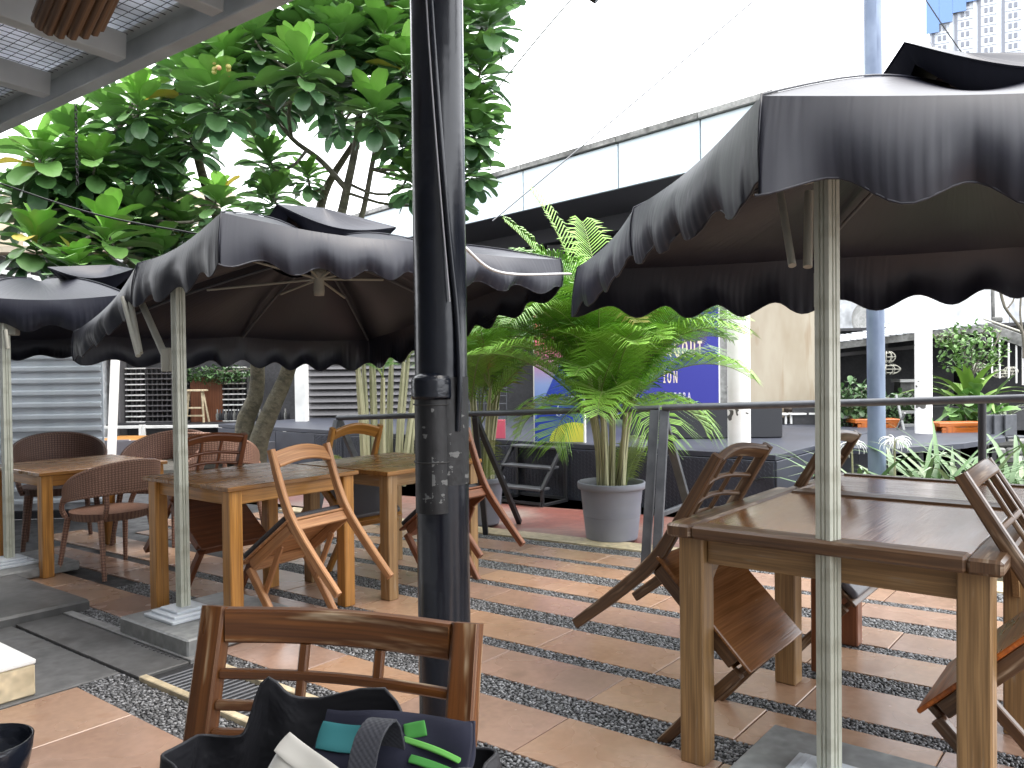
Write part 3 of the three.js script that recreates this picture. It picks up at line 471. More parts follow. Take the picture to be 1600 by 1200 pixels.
// ---------- railing with A-frames ----------
{
  const apex = P(1030, 638, 5.55), left = P(527, 653, 6.6), mid = apex.clone().lerp(left, .53);
  const t = thing('pipe_railing', 'grey pipe railing on A-frame legs running left behind the tables', 'railing');
  part('top_pipe', rod(apex.clone().add(V(.0, 0, 0)), left, .021, 12), M.iron, t);
  const legs = (p, n, s) => { for (const k of [-1, 1]) part('leg', beam(p.clone().add(V(0, -.02, 0)), V(p.x + n.x * s * k, 0, p.z + n.z * s * k), .045, .045), M.iron, t); };
  part('leg', beam(apex.clone().add(V(-.03, -.015, 0)), V(.845, 0, -5.30), .06, .03), M.iron, t);
  part('leg', beam(apex.clone().add(V(.02, -.015, -.03)), V(1.36, 0, -6.05), .06, .03), M.iron, t);
  part('leg', beam(mid.clone().add(V(0, -.02, 0)), V(-.22, 0, -6.5), .04, .04), M.ironBlack, t);
  part('leg', beam(mid.clone().add(V(0, -.02, -.03)), V(.05, 0, -7.0), .04, .04), M.ironBlack, t);
  part('leg', beam(left.clone().add(V(0, -.02, 0)), V(left.x - .16, 0, left.z + .28), .045, .045), M.iron, t);
  part('leg', beam(left.clone().add(V(.01, -.02, -.02)), V(left.x + .32, 0, left.z - .30), .045, .045), M.iron, t);
  part('spreader', beam(V(.93, .33, -5.38), V(1.24, .33, -5.85), .03, .03), M.iron, t);
  const u = thing('pipe_railing', 'dark pipe railing along the garden bed at the right', 'railing'), a = P(1036, 637, 5.5), b = P(1700, 620, 4.2), foot = V(2.635, 0, -4.635), f2 = V(.905, 0, -5.24);
  part('top_pipe', rod(a, b, .022, 12), M.iron, u);
  part('post', rod(V(2.62, .0, -4.60), V(2.62, 1.10, -4.60), .021, 12), M.ironBlack, u);
  part('foot_plate', bx(.12, .008, .10, .002, 2.62, .012, -4.60), M.ironBlack, u);
  part('leg', beam(a.clone().add(V(.012, -.015, 0)), f2, .06, .03), M.iron, u);
}

// ---------- stage ----------
const ST = V(2.2, 0, -6.9);
{
  const s = thing('stage', 'low dark blue stage platform with patterned metal front behind the potted palm', 'stage', V(ST.x, 0, ST.z), SITE), H = .56;
  part('deck', bx(3.6, .05, 8.2, .004, 1.8, H - .025, -4.1), M.navy, s);
  for (let i = 0; i < 6; i++) part('front_panel', bx(.02, H - .055, 1.36, .004, -.001, (H - .055) / 2, -.69 - i * 1.365), M.navy, s);
  for (let i = 0; i < 3; i++) part('side_panel', bx(1.19, H - .055, .02, .004, .6 + i * 1.195, (H - .055) / 2, -.001), M.navy, s);
  const g = []; const e = bx(.006, .006, .03, .002); for (let i = 0; i < 26; i++) for (let j = 0; j < 150; j++) { const q = e.clone(); q.rotateX((i + j) % 2 ? .8 : -.8); q.translate(-.013, .03 + i * .018, -.05 - j * .04); g.push(q); }
  const tp = part('tread_pattern', merge(g), M.navy, s); tp.userData.kind = 'stuff';
  // planked extension on legs at the right
  const x = thing('deck_platform', 'dark raised timber deck on thin legs right of the stage', 'deck');
  const q = [[2.85, -7.7], [3.30, -7.38], [4.3, -7.85], [5.05, -8.45], [6.0, -10.6], [3.6, -10.9]];
  part('deck_board', slab(q, .50, .552, .004), M.navy, x);
  for (const [a, b] of [[3.35, -7.48], [3.8, -7.7], [4.28, -7.95], [4.66, -8.2], [4.95, -8.5]]) part('leg', bx(.05, .5, .05, .003, a, .25, b), M.ironBlack, x);
  single('stage_box', 'black box standing on the stage beneath the printed backdrop', 'box', tr(bx(1.5, .34, .7, .01, 0, .17, 0), 2.05, .562, -8.9, 0, SITE - .9), M.ironBlack);
  // steps
  const st = thing('stage_steps', 'open black steel steps with slanted sides leading up to the stage', 'steps', V(.04, 0, -8.03), SITE - Math.PI / 2);
  for (const sx of [-.30, .30]) {
    part('side_rail', beam(V(sx, .14, .02), V(sx, .53, -.34), .03, .035), M.ironBlack, st);
    part('side_rail', beam(V(sx, .0, .02), V(sx, .0, -.42), .03, .03), M.ironBlack, st);
    for (const [z, h] of [[.0, .16], [-.40, .53]]) part('leg', bx(.03, h, .03, .002, sx, h / 2, z), M.ironBlack, st);
  }
  for (const [y, z] of [[.15, -.04], [.34, -.20], [.52, -.36]]) part('tread', bx(.60, .022, .17, .003, 0, y, z), M.iron, st);
  part('base_bar', beam(V(-.3, .015, .02), V(.3, .015, .02), .03, .03), M.ironBlack, st); part('base_bar', beam(V(-.3, .015, -.42), V(.3, .015, -.42), .03, .03), M.ironBlack, st);
}
// printed boards
function canvasMat(w, h, draw) { const c = document.createElement('canvas'); c.width = w; c.height = h; draw(c.getContext('2d'), w, h); const t = new THREE.CanvasTexture(c); t.colorSpace = THREE.SRGBColorSpace; return std({ map: t, roughness: .55 }); }
{
  const mA = canvasMat(256, 768, (g, w, h) => {
    g.fillStyle = '#2f49b0'; g.fillRect(0, 0, w, h);
    let q = g.createLinearGradient(0, 0, 0, h * .85); q.addColorStop(0, '#e8705a'); q.addColorStop(.4, '#d9748c'); q.addColorStop(.7, '#8fa6dc'); q.addColorStop(1, '#5f83d8'); g.fillStyle = q; g.beginPath(); g.moveTo(0, 0); g.lineTo(w, 0); g.lineTo(w * .95, h * .12); g.lineTo(w * .45, h * .5); g.lineTo(0, h * .85); g.fill();
    g.fillStyle = '#e3df5a'; g.beginPath(); g.ellipse(w * .82, h * 1.0, w * .52, h * .14, 0, Math.PI, 0); g.fill();
    g.strokeStyle = '#dfe6f5'; g.lineWidth = 5; g.beginPath(); g.arc(w * .50, h * .80, 12, 0, 6.3); g.moveTo(w * .48, h * .775); g.quadraticCurveTo(w * .45, h * .72, w * .70, h * .705); g.stroke();
    g.lineWidth = 6; g.beginPath(); g.moveTo(w * .72, h * .67); g.lineTo(w * .66, h * .705); g.moveTo(w * .74, h * .685); g.lineTo(w * .82, h * .67); g.stroke();
  });
  const mB = canvasMat(1024, 768, (g, w, h) => {
    g.fillStyle = '#33358f'; g.fillRect(0, 0, w, h); g.fillStyle = '#4b3d77'; g.beginPath(); g.ellipse(w * .72, h * .36, w * .2, h * .2, 0, 0, 6.3); g.fill();
    g.fillStyle = '#d8c9b0'; g.textBaseline = 'alphabetic'; const txt = (s, x, y, px, sx, ls) => { g.save(); g.translate(w * x, h * y); g.scale(sx, 1); g.font = 'bold ' + px + 'px sans-serif'; let cx = 0; for (const ch of s) { g.fillText(ch, cx, 0); cx += g.measureText(ch).width + ls; } g.restore(); };
    txt('C', .36, .56, 130, .55, 0); txt('HANGOUT', .46, .56, 130, .55, 22); txt('ION', .56, .76, 96, .55, 18); g.fillStyle = '#c9c2d2'; txt('SUTERA', .57, .885, 54, .7, 22);
    g.fillStyle = '#e2d9a6'; g.beginPath(); g.arc(w * .93, h * 1.01, w * .06, Math.PI, 0); g.fill();
  });
  const board = (name, label, p0, p1, y0, y1, m) => { const t = thing(name, label, 'backdrop', V((p0.x + p1.x) / 2, 0, (p0.z + p1.z) / 2), Math.atan2(-(p1.z - p0.z), p1.x - p0.x)), L = Math.hypot(p1.x - p0.x, p1.z - p0.z); part('frame', bx(L + .03, y1 - y0 + .02, .05, .004, 0, (y0 + y1) / 2, -.03), M.white, t); const f = new THREE.PlaneGeometry(L, y1 - y0); f.translate(0, (y0 + y1) / 2, .0); part('print', f, m, t); return t; };
  board('printed_board', 'tall printed panel, pink over blue with a yellow half circle, left of the palm', P(836, 690, 8.35), P(912, 690, 8.2), .57, 1.98, mA);
  board('printed_backdrop', 'wide violet-blue printed backdrop reading HANGOUT behind the palm', P(930, 600, 10.6), P(1123, 600, 10.2), .72, 2.35, mB);
  single('pink_panel', 'small bright pink panel at the stage edge behind the second palm', 'panel', tr(bx(.19, .2, .03, .003), P(776, 681, 8.9).x, .66, -8.9), std({ color: new THREE.Color(.62, .10, .16), roughness: .6 }));
  // beige wall board
  const w = thing('beige_board', 'tall beige wall panel with two small vents between the white column and the post', 'panel'), a = P(1166, 664, 11), b = P(1280, 664, 11);
  part('sheet', bx(b.x - a.x, 2.2, .06, .006, (a.x + b.x) / 2, .62 + 1.1, -11), M.beige, w); part('edge', bx(.05, 2.2, .1, .004, b.x + .03, .62 + 1.1, -11), M.ironBlack, w);
  for (const px of [1197, 1239]) { const v = P(px, 651, 10.96); part('vent', bx(.10, .07, .012, .004, v.x, v.y, -10.962), M.coping, w); }
  part('side_panel', bx(.16, 2.2, .05, .004, P(1131, 600, 11).x, 1.72, -11.02), M.coping, w);
  for (let i = 0; i < 4; i++) { const p = P(1190 + i * 28, 690, 10.6); const f = thing('low_trestle', 'small white trestle under the beige panel, number ' + ['one', 'two', 'three', 'four'][i] + ' from the left', 'trestle', V(p.x, .56, -10.6)); part('top', bx(.20, .025, .12, .003, 0, .13, 0), M.white, f); for (const s of [-.08, .08]) part('leg', bx(.025, .12, .03, .002, s, .06, 0), M.white, f); }
}
// columns
single('white_column', 'round white column with scuffs standing on the stage corner', 'column', tube([V(0, .555, 0), V(0, 1.5, 0), V(0, 3.0, 0)], .1, 32), M.whiteCol, 'white columns', V(P(1155, 690, 7.34).x, 0, -7.34));
single('white_column', 'thinner white column farther back beside the planters', 'column', tube([V(0, .553, 0), V(0, 1.5, 0), V(0, 3.0, 0)], .088, 32), M.whiteCol, 'white columns', V(P(1443, 670, 9.0).x, 0, -9.0));
{
  const p = P(1371, 740, 6.4), t = thing('blue_post', 'tall blue-grey steel post rising past the umbrella top', 'post', V(p.x, 0, p.z));
  part('shaft', tube([V(0, 0, 0), V(-.02, 3, 0), V(-.03, 5.4, 0)], .066, 24), M.bluePost, t); part('cross_arm', beam(V(-.35, 4.22, 0), V(.30, 4.25, 0), .05, .05), M.bluePost, t);
}

// ---------- hall with white fascia ----------
{
  const t = thing('hall_building', 'long flat-roofed hall with white fascia panels and grey coping', 'building'), e = V(.65, 0, .76).normalize(), nrm = V(.76, 0, -.65), A = V(-9.5, 0, -24.4), B = V(3.1, 0, -9.64), L = A.distanceTo(B);
  const at = (s, n, y) => V(B.x, y, B.z).addScaledVector(e, -s).addScaledVector(nrm, n);
  const joints = [0, 1.05, 2.43, 4.42, 7.3, 10.2, 13.1, 16, L];
  for (let i = 0; i < joints.length - 1; i++) part('fascia_panel', beam(at(joints[i] + .012, 0, 4.10), at(joints[i + 1] - .012, 0, 4.10), .05, .62, .004), M.fascia, t);
  for (let i = 0; i < joints.length - 1; i++) part('coping', beam(at(joints[i] + .004, .03, 4.46), at(joints[i + 1] - .004, .03, 4.46), .22, .085, .006), M.coping, t);
  part('soffit', beam(at(0, 1.45, 3.84), at(L, 1.45, 3.84), 2.8, .06), M.soffit, t);
  part('fascia_backing', beam(at(0, .06, 4.1), at(L, .06, 4.1), .06, .58), M.soffit, t);
  part('roof_slab', beam(at(0, 1.5, 4.35), at(L, 1.5, 4.35), 2.7, .1), M.soffit, t);
  part('back_wall', beam(at(2.6, 2.85, 1.9), at(L, 2.85, 1.9), .2, 3.8), M.darkWall, t);
  part('ceiling_beam', beam(at(2.6, 1.6, 3.68), at(L, 1.6, 3.68), .25, .26), M.soffit, t);
  for (let i = 0; i < 7; i++) { const m = at(3 + i * 2.4, 1.6, 0); part('pier', bx(.3, 3.5, .3, .01, m.x, 1.75, m.z), M.louvre, t); }
  for (let i = 0; i < 12; i++) { const a = at(2.8 + i * 1.3, 2.72, 1.9), b = at(3.9 + i * 1.3, 2.72, 1.9); part('window', beam(a, b, .05, 2.6), M.glass, t); }
}

// ---------- vegetation ----------
function colored(g, c0, jitter = 0, r) { const n = g.attributes.position.count, a = new Float32Array(n * 3); for (let i = 0; i < n; i++) { const k = 1 + (r ? (r() - .5) * jitter : 0); a[i * 3] = c0[0] * k; a[i * 3 + 1] = c0[1] * k; a[i * 3 + 2] = c0[2] * k; } g.setAttribute('color', new THREE.BufferAttribute(a, 3)); return g; }
// one broad leaf lying along +z from the origin, top side +y, rounded tip
function broadLeaf(L, Wd, bend, fold, wave = 0) {
  const n = 7, prof = [.10, .30, .53, .76, .94, 1, .90, .48];
  return grid(4, n, (u, v) => { const i = v * n, k = Math.min(n, Math.round(i)), w = prof[k] * Wd / 2, x = (u - .5) * 2; const a = bend * v; const z = L * (Math.abs(bend) < .01 ? v : Math.sin(a) / bend), y = L * (Math.abs(bend) < .01 ? 0 : -(1 - Math.cos(a)) / bend); return V(x * w, y + Math.abs(x) * w * fold + wave * Math.sin(v * 9 + x * 2) * w * Math.abs(x), z); });
}
const leafVar = []; { for (let i = 0; i < 8; i++) leafVar.push(broadLeaf(1, .46 + .03 * (i % 3), [.25, .5, .8, .15, 1.0, .6, .35, .7][i], .22 + .05 * (i % 3), .12)); }
function orient(g, dir, rollA, s, p) {
  const z = dir.clone().normalize(); let x = V(0, 1, 0).cross(z); if (x.lengthSq() < 1e-4) x = V(1, 0, 0); x.normalize(); const y = z.clone().cross(x);
  const m = new THREE.Matrix4().makeBasis(x, y, z).multiply(new THREE.Matrix4().makeRotationZ(rollA)).scale(V(s, s, s)); m.setPosition(p); return g.applyMatrix4(m);
}
{
  const base = V(-2.72, 0, -9.2), tree = thing('broadleaf_tree', 'forked tree with rosettes of large glossy leaves rising behind the umbrellas', 'tree', base), r = rng(77), L = p => p.clone().sub(base);
  const limbs = [];
  const limb = (pts, r0, r1, mat, name = 'limb') => { const w = curve(pts.map(q => L(P(q[0], q[1], q[2]))), 22); const g = tube(w, w.map((_, i) => r0 + (r1 - r0) * Math.pow(i / (w.length - 1), .8)), 10); part(name, g, mat, tree); w.forEach((p, i) => i > 7 && limbs.push(p)); };
  limb([[398, 775, 9.2], [385, 705, 9.2], [383, 660, 9.2], [399, 620, 9.2], [402, 565, 9.15], [385, 440, 9], [335, 330, 8.7], [305, 230, 8.4], [290, 140, 8.2]], .135, .03, M.bark, 'trunk');
  limb([[402, 775, 9.15], [402, 700, 9.1], [424, 640, 9.1], [450, 580, 9.1], [480, 450, 9], [497, 340, 8.95], [512, 290, 8.9], [552, 225, 8.8]], .13, .03, M.bark, 'trunk');
  limb([[490, 440, 9], [530, 345, 8.85], [543, 290, 8.75], [560, 200, 8.7], [563, 90, 8.6], [560, 0, 8.5]], .062, .026, M.limb);
  limb([[385, 440, 9], [260, 365, 8.3], [165, 305, 7.8], [85, 250, 7.5]], .06, .022, M.limb);
  limb([[542, 296, 8.75], [500, 250, 8.7], [455, 215, 8.6], [420, 160, 8.4], [400, 70, 8.3]], .034, .016, M.limb);
  limb([[530, 440, 8.9], [566, 335, 8.8], [583, 250, 8.7], [596, 190, 8.6], [640, 110, 8.4], [745, 60, 8.3]], .036, .016, M.limb);
  limb([[335, 330, 8.7], [245, 270, 8.1], [200, 190, 7.8], [215, 150, 7.6]], .035, .018, M.limb);
  limb([[455, 215, 8.6], [452, 170, 8.2], [470, 120, 7.8]], .022, .014, M.limb);
  limb([[583, 250, 8.7], [615, 215, 8.65], [680, 190, 8.5], [740, 170, 8.5]], .022, .014, M.limb);
  limb([[305, 230, 8.4], [340, 180, 8], [335, 150, 7.6]], .028, .016, M.limb);
  // rosettes: [px, py, depth, size, brightness]
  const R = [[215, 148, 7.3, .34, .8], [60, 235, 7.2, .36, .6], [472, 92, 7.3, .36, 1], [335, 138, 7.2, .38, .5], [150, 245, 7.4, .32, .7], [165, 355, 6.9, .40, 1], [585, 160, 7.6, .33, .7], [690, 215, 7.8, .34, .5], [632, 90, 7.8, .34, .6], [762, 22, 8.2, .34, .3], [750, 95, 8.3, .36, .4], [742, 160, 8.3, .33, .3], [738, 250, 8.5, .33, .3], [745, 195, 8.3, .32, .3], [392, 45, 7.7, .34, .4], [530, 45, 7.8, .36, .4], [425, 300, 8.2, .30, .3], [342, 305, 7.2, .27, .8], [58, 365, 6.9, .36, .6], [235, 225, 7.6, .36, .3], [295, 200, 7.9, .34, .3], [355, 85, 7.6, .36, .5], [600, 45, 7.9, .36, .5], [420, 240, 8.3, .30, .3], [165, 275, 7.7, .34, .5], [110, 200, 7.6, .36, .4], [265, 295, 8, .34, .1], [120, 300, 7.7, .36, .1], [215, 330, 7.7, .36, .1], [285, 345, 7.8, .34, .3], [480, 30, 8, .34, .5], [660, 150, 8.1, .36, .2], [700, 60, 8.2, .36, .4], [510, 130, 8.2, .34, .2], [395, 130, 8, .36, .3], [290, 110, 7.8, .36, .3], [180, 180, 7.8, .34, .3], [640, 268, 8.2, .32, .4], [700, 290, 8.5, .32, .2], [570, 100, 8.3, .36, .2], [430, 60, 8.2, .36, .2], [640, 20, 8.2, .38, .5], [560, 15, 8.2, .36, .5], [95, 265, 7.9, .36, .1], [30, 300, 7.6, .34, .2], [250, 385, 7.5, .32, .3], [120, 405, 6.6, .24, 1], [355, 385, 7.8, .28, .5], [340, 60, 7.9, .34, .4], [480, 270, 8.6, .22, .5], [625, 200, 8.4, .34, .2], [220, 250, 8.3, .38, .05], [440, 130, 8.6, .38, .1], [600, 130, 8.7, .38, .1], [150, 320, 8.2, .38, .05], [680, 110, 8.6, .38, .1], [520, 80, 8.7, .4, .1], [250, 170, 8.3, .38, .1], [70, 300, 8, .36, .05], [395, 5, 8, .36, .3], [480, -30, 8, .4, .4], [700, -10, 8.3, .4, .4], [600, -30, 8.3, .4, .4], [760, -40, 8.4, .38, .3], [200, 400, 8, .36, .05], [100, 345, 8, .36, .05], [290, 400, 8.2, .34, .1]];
  for (let i = 0; i < 5; i++) { const a = r() * 6.283, k = Math.sqrt(r()); R.push([400 + 330 * k * Math.cos(a), 80 + 100 * k * Math.sin(a) + (a > 0 ? 0 : 0), 8.6 + r() * 1.2, .36, .08]); }
  R.forEach(([px, py, d, size, br], idx) => {
    const c = L(P(px, py, d)); let best = limbs[0], bd = 1e9; for (const q of limbs) { const dd = q.distanceTo(c) + Math.max(0, q.y - c.y) * 1.5; if (dd < bd) { bd = dd; best = q; } }
    const root = c.clone().add(V((best.x - c.x) * .15, -.16, (best.z - c.z) * .15)), mid = best.clone().lerp(root, .55).add(V((r() - .5) * .12, -.06, (r() - .5) * .12));
    if (bd > .12) part('branch', tube(curve([best, mid, root, c], 8), [.018, .017, .016, .015, .014, .013, .012, .012, .010], 6), M.limb, tree);
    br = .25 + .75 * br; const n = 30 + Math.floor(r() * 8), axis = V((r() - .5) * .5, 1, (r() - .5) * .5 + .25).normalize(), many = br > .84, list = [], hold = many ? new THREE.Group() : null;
    if (many) { hold.name = 'leaf_rosette'; tree.add(hold); }
    const q0 = new THREE.Quaternion().setFromUnitVectors(V(0, 1, 0), axis);
    for (let i = 0; i < n; i++) {
      const k = i / n, az = i * 2.39996 + r() * .3, el = 1.2 - 1.75 * k + (r() - .5) * .25;
      const dir = V(Math.cos(az) * Math.cos(el), Math.sin(el), Math.sin(az) * Math.cos(el)).applyQuaternion(q0), s = size * .95 * (.62 + .5 * Math.sin(Math.PI * (.2 + .65 * k))) * (.85 + .3 * r());
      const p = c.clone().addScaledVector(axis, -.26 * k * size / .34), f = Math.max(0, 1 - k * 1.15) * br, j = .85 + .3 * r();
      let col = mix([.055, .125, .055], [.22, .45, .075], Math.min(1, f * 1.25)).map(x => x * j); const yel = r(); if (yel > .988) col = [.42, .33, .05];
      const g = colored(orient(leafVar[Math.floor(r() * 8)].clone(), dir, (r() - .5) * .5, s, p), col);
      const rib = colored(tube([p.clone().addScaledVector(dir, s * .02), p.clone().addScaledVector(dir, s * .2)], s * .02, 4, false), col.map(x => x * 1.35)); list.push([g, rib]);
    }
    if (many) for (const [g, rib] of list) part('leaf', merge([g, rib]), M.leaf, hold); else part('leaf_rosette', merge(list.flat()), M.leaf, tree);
    if (idx === 3) for (let i = 0; i < 9; i++) { const a = r() * 6.3, h = .06 + r() * .12; part('blossom', colored(tr(new THREE.IcosahedronGeometry(.022, 1).toNonIndexed(), c.x + .12 + Math.cos(a) * .06, c.y + h, c.z + .16 + Math.sin(a) * .05), i % 3 ? [.45, .40, .12] : [.5, .25, .12]), M.leaf, tree); }
  });
}
// palms ------------------------------------------------
function frond(L, el, az, droop, w, col, r) {
  const pts = [], n = 16; let p = V(0, 0, 0), e = el; for (let i = 0; i <= n; i++) { pts.push(p.clone()); const d = V(Math.cos(az) * Math.cos(e), Math.sin(e), Math.sin(az) * Math.cos(e)); p = p.clone().addScaledVector(d, L / n); e -= droop / n * (.35 + 1.6 * i / n); }
  const out = [colored(tube(pts, pts.map((_, i) => .008 * (1 - .75 * i / n)), 5, false), [.22, .27, .08])], m = 52;
  for (let k = 0; k < m; k++) for (const s of [-1, 1]) {
    const f = .14 + .86 * (k + .3 * (s > 0 ? 1 : 0)) / m, i = Math.min(n - 1, Math.floor(f * n)), q = pts[i].clone().lerp(pts[i + 1], f * n - i), T = pts[i + 1].clone().sub(pts[i]).normalize(); let S = T.clone().cross(V(0, 1, 0)); if (S.lengthSq() < 1e-4) S = V(1, 0, 0); S.normalize(); const U = S.clone().cross(T);
    const len = w * Math.pow(Math.sin(Math.PI * Math.min(1, .12 + .84 * f)), .65) * (.85 + .3 * r()), fw = .35 + .55 * f, d0 = S.clone().multiplyScalar(s).addScaledVector(T, fw).addScaledVector(U, .35).normalize(), a = (.0055 + .0025 * r()) * Math.min(1, L / 1.0);
    const dn = .35 + .3 * r(), P1 = q.clone().addScaledVector(d0, len * .55), P2 = q.clone().addScaledVector(d0, len).add(V(0, -len * dn * .6, 0)), wv = T.clone().multiplyScalar(a);
    const g = new THREE.BufferGeometry(), vs = [q.clone().addScaledVector(wv, -.5), q.clone().addScaledVector(wv, .5), P1.clone().sub(wv), P1.clone().add(wv), P2];
    g.setAttribute('position', new THREE.Float32BufferAttribute([0, 1, 3, 0, 3, 2, 2, 3, 4].flatMap(v => vs[v].toArray()), 3)); g.setAttribute('uv', new THREE.Float32BufferAttribute(new Array(18).fill(0), 2)); g.computeVertexNormals();
    const j = .8 + .4 * r(); out.push(colored(g, col.map(x => x * j)));
  }
  return merge(out);
}
function palm(label, pos, o) {
  const t = thing('areca_palm', label, 'palm', pos, 0, 'areca palms'), r = rng(o.seed);
  for (let i = 0; i < o.canes; i++) {
    const a = r() * 6.283, k = Math.sqrt(r()) * o.spread, b = V(Math.cos(a) * k, o.y0, Math.sin(a) * k), h = o.h0 + (o.h1 - o.h0) * r(), lean = .18 + .4 * r(), top = b.clone().add(V(Math.cos(a) * lean * h * .35, h, Math.sin(a) * lean * h * .35)), mid = b.clone().lerp(top, .5).add(V(-Math.cos(a) * .02, 0, -Math.sin(a) * .02));
    part('cane', tube(curve([b, mid, top], 6), [.024, .022, .02, .019, .018, .016, .013].map(x => x * (o.thick || 1)), 8), M.cane, t);
    const nf = o.fronds + Math.floor(r() * 2);
    for (let j = 0; j < nf; j++) { const az = a + (r() - .5) * 3.4 + j * 2.1, el = 1.42 - .6 * r() - .08 * j, y = r(); const col = y > .955 ? [.30, .27, .06] : mix([.09, .22, .04], [.27, .52, .07], Math.pow(r(), .9)); const g = frond(o.L * (.75 + .4 * r()), el, az, .75 + .8 * r(), o.w, col, r); g.translate(top.x, top.y, top.z); part('frond', g, M.palm, t); }
  }
  if (o.extra) for (const [az, el, L, dr] of o.extra) { const g = frond(L, el, az, dr, o.w * 1.1, [.25, .48, .065], r); g.translate(0, o.y0 + o.h0, 0); part('frond', g, M.palm, t); }
  for (let i = 0; i < (o.sprouts || 0); i++) { const a = r() * 6.283, g = frond(.40 + .2 * r(), 1.3, a, .9, .2, [.22, .30, .06], r); g.translate(Math.cos(a) * o.spread, o.y0, Math.sin(a) * o.spread); part('sprout', g, M.palm, t); }
  return t;
}
function pot(label, pos, R, h) {
  const t = thing('plant_pot', label, 'pot', pos, 0, 'grey plastic pots');
  part('tub', lathe([[0, .005], [R * .74, .005], [R * .77, .02], [R * .84, h * .4], [R * .845, h * .42], [R * .855, h * .43], [R * .87, h * .62], [R * .88, h * .63], [R * .92, h - .05], [R * 1.0, h - .05], [R * 1.02, h - .03], [R * 1.02, h - .008], [R, h], [R * .95, h], [R * .93, h - .03], [R * .9, h - .07]], 48), M.pot, t);
  part('soil', tr(new THREE.CylinderGeometry(R * .9, R * .9, .02, 32), 0, h - .07, 0), M.potSoil, t);
  return t;
}
const potA = P(956, 830, 6.28).setY(0), potB = P(752, 812, 6.95).setY(0);
pot('large round grey plastic pot in front of the stage', potA, .255, .44);
palm('bushy areca palm growing from the large grey pot in the centre', potA, { seed: 21, canes: 18, spread: .15, y0: .36, h0: .55, h1: 1.15, L: 1.15, w: .40, fronds: 3, sprouts: 2, extra: [[3.55, 1.40, 1.95, .45], [3.2, 1.32, 1.75, .6], [5.6, 1.38, 1.85, .5], [.3, 1.36, 1.8, .5], [4.4, 1.45, 1.7, .5], [3.0, 1.2, 1.5, .9], [.9, 1.25, 1.5, .9], [2.2, 1.15, 1.3, 1.1], [5.2, 1.1, 1.4, 1.0], [1.5, 1.0, 1.2, 1.3], [2.7, .95, 1.2, 1.2], [1.2, .55, .85, 1.9], [2.3, .5, .85, 1.9], [.2, .5, .85, 1.8], [3.4, .5, .85, 1.8], [.6, 1.1, 1.35, 1.5], [.2, .85, 1.2, 1.5], [1.8, .7, .9, 1.6]] });
pot('smaller grey pot mostly hidden behind the black pole', potB, .20, .40);
palm('areca palm with yellowing fronds just right of the black pole', potB, { seed: 31, canes: 9, spread: .13, y0: .33, h0: .5, h1: .9, L: 1.05, w: .38, fronds: 3, sprouts: 2, extra: [[1.2, 1.3, 1.5, 1.1], [4.6, 1.3, 1.5, .9], [.1, 1.1, 1.2, 1.3]] });
palm('areca palm clump with tall pale canes left of the black pole', P(592, 735, 9.2).setY(0), { seed: 41, canes: 12, spread: .42, y0: 0, h0: 1.0, h1: 1.7, L: 1.0, w: .36, fronds: 2, thick: 1.7, sprouts: 4 });
// low plants -------------------------------------------
function strapPlant(label, pos, n, L, col, seed, group, o = {}) {
  const t = thing(o.name || 'spider_lily', label, 'plant', pos, 0, group), r = rng(seed);
  for (let i = 0; i < n; i++) { const a = i * 2.4 + r(), el = 1.35 - .9 * r(), len = L * (.7 + .5 * r()), w = (o.w || .02) * (.8 + .4 * r()), bend = .9 + .9 * r(), j = .75 + .5 * r();
    const g = grid(2, 7, (u, v) => { const e = el - bend * v * v * .9, q = V(0, 0, 0); let x = 0, y = 0; for (let k = 0; k < 7 * v; k++) { const ee = el - bend * Math.pow(k / 7, 1.4); x += len / 7 * Math.cos(ee); y += len / 7 * Math.sin(ee); } const s = (u - .5) * 2 * w * Math.sin(Math.PI * Math.min(1, .2 + .78 * v)) ; q.set(Math.cos(a) * x - Math.sin(a) * s, y + Math.abs(s) * .3, Math.sin(a) * x + Math.cos(a) * s); return q; });
    part('leaf', colored(g, col.map(x => x * j)), M.shrub, t); }
  if (o.flower) for (let f = 0; f < o.flower; f++) { const b = V((r() - .5) * .12, 0, (r() - .5) * .12), top = b.clone().add(V((r() - .5) * .2, .66 + .1 * r(), .05)); part('stalk', tube([b, top], [.009, .006], 6), M.cane, t);
    const pet = []; for (let i = 0; i < 15; i++) { const a = r() * 6.283, e0 = 1.2 - r() * 1.2, pts = []; let p = top.clone(), e = e0; for (let k = 0; k < 7; k++) { pts.push(p.clone()); p = p.clone().add(V(Math.cos(a) * Math.cos(e), Math.sin(e), Math.sin(a) * Math.cos(e)).multiplyScalar(.024)); e -= .38; } pet.push(tube(pts, pts.map((_, k) => .0042 * (1 - .6 * k / 6)), 4, false)); } part('flower', merge(pet), M.petal, t); }
  return t;
}
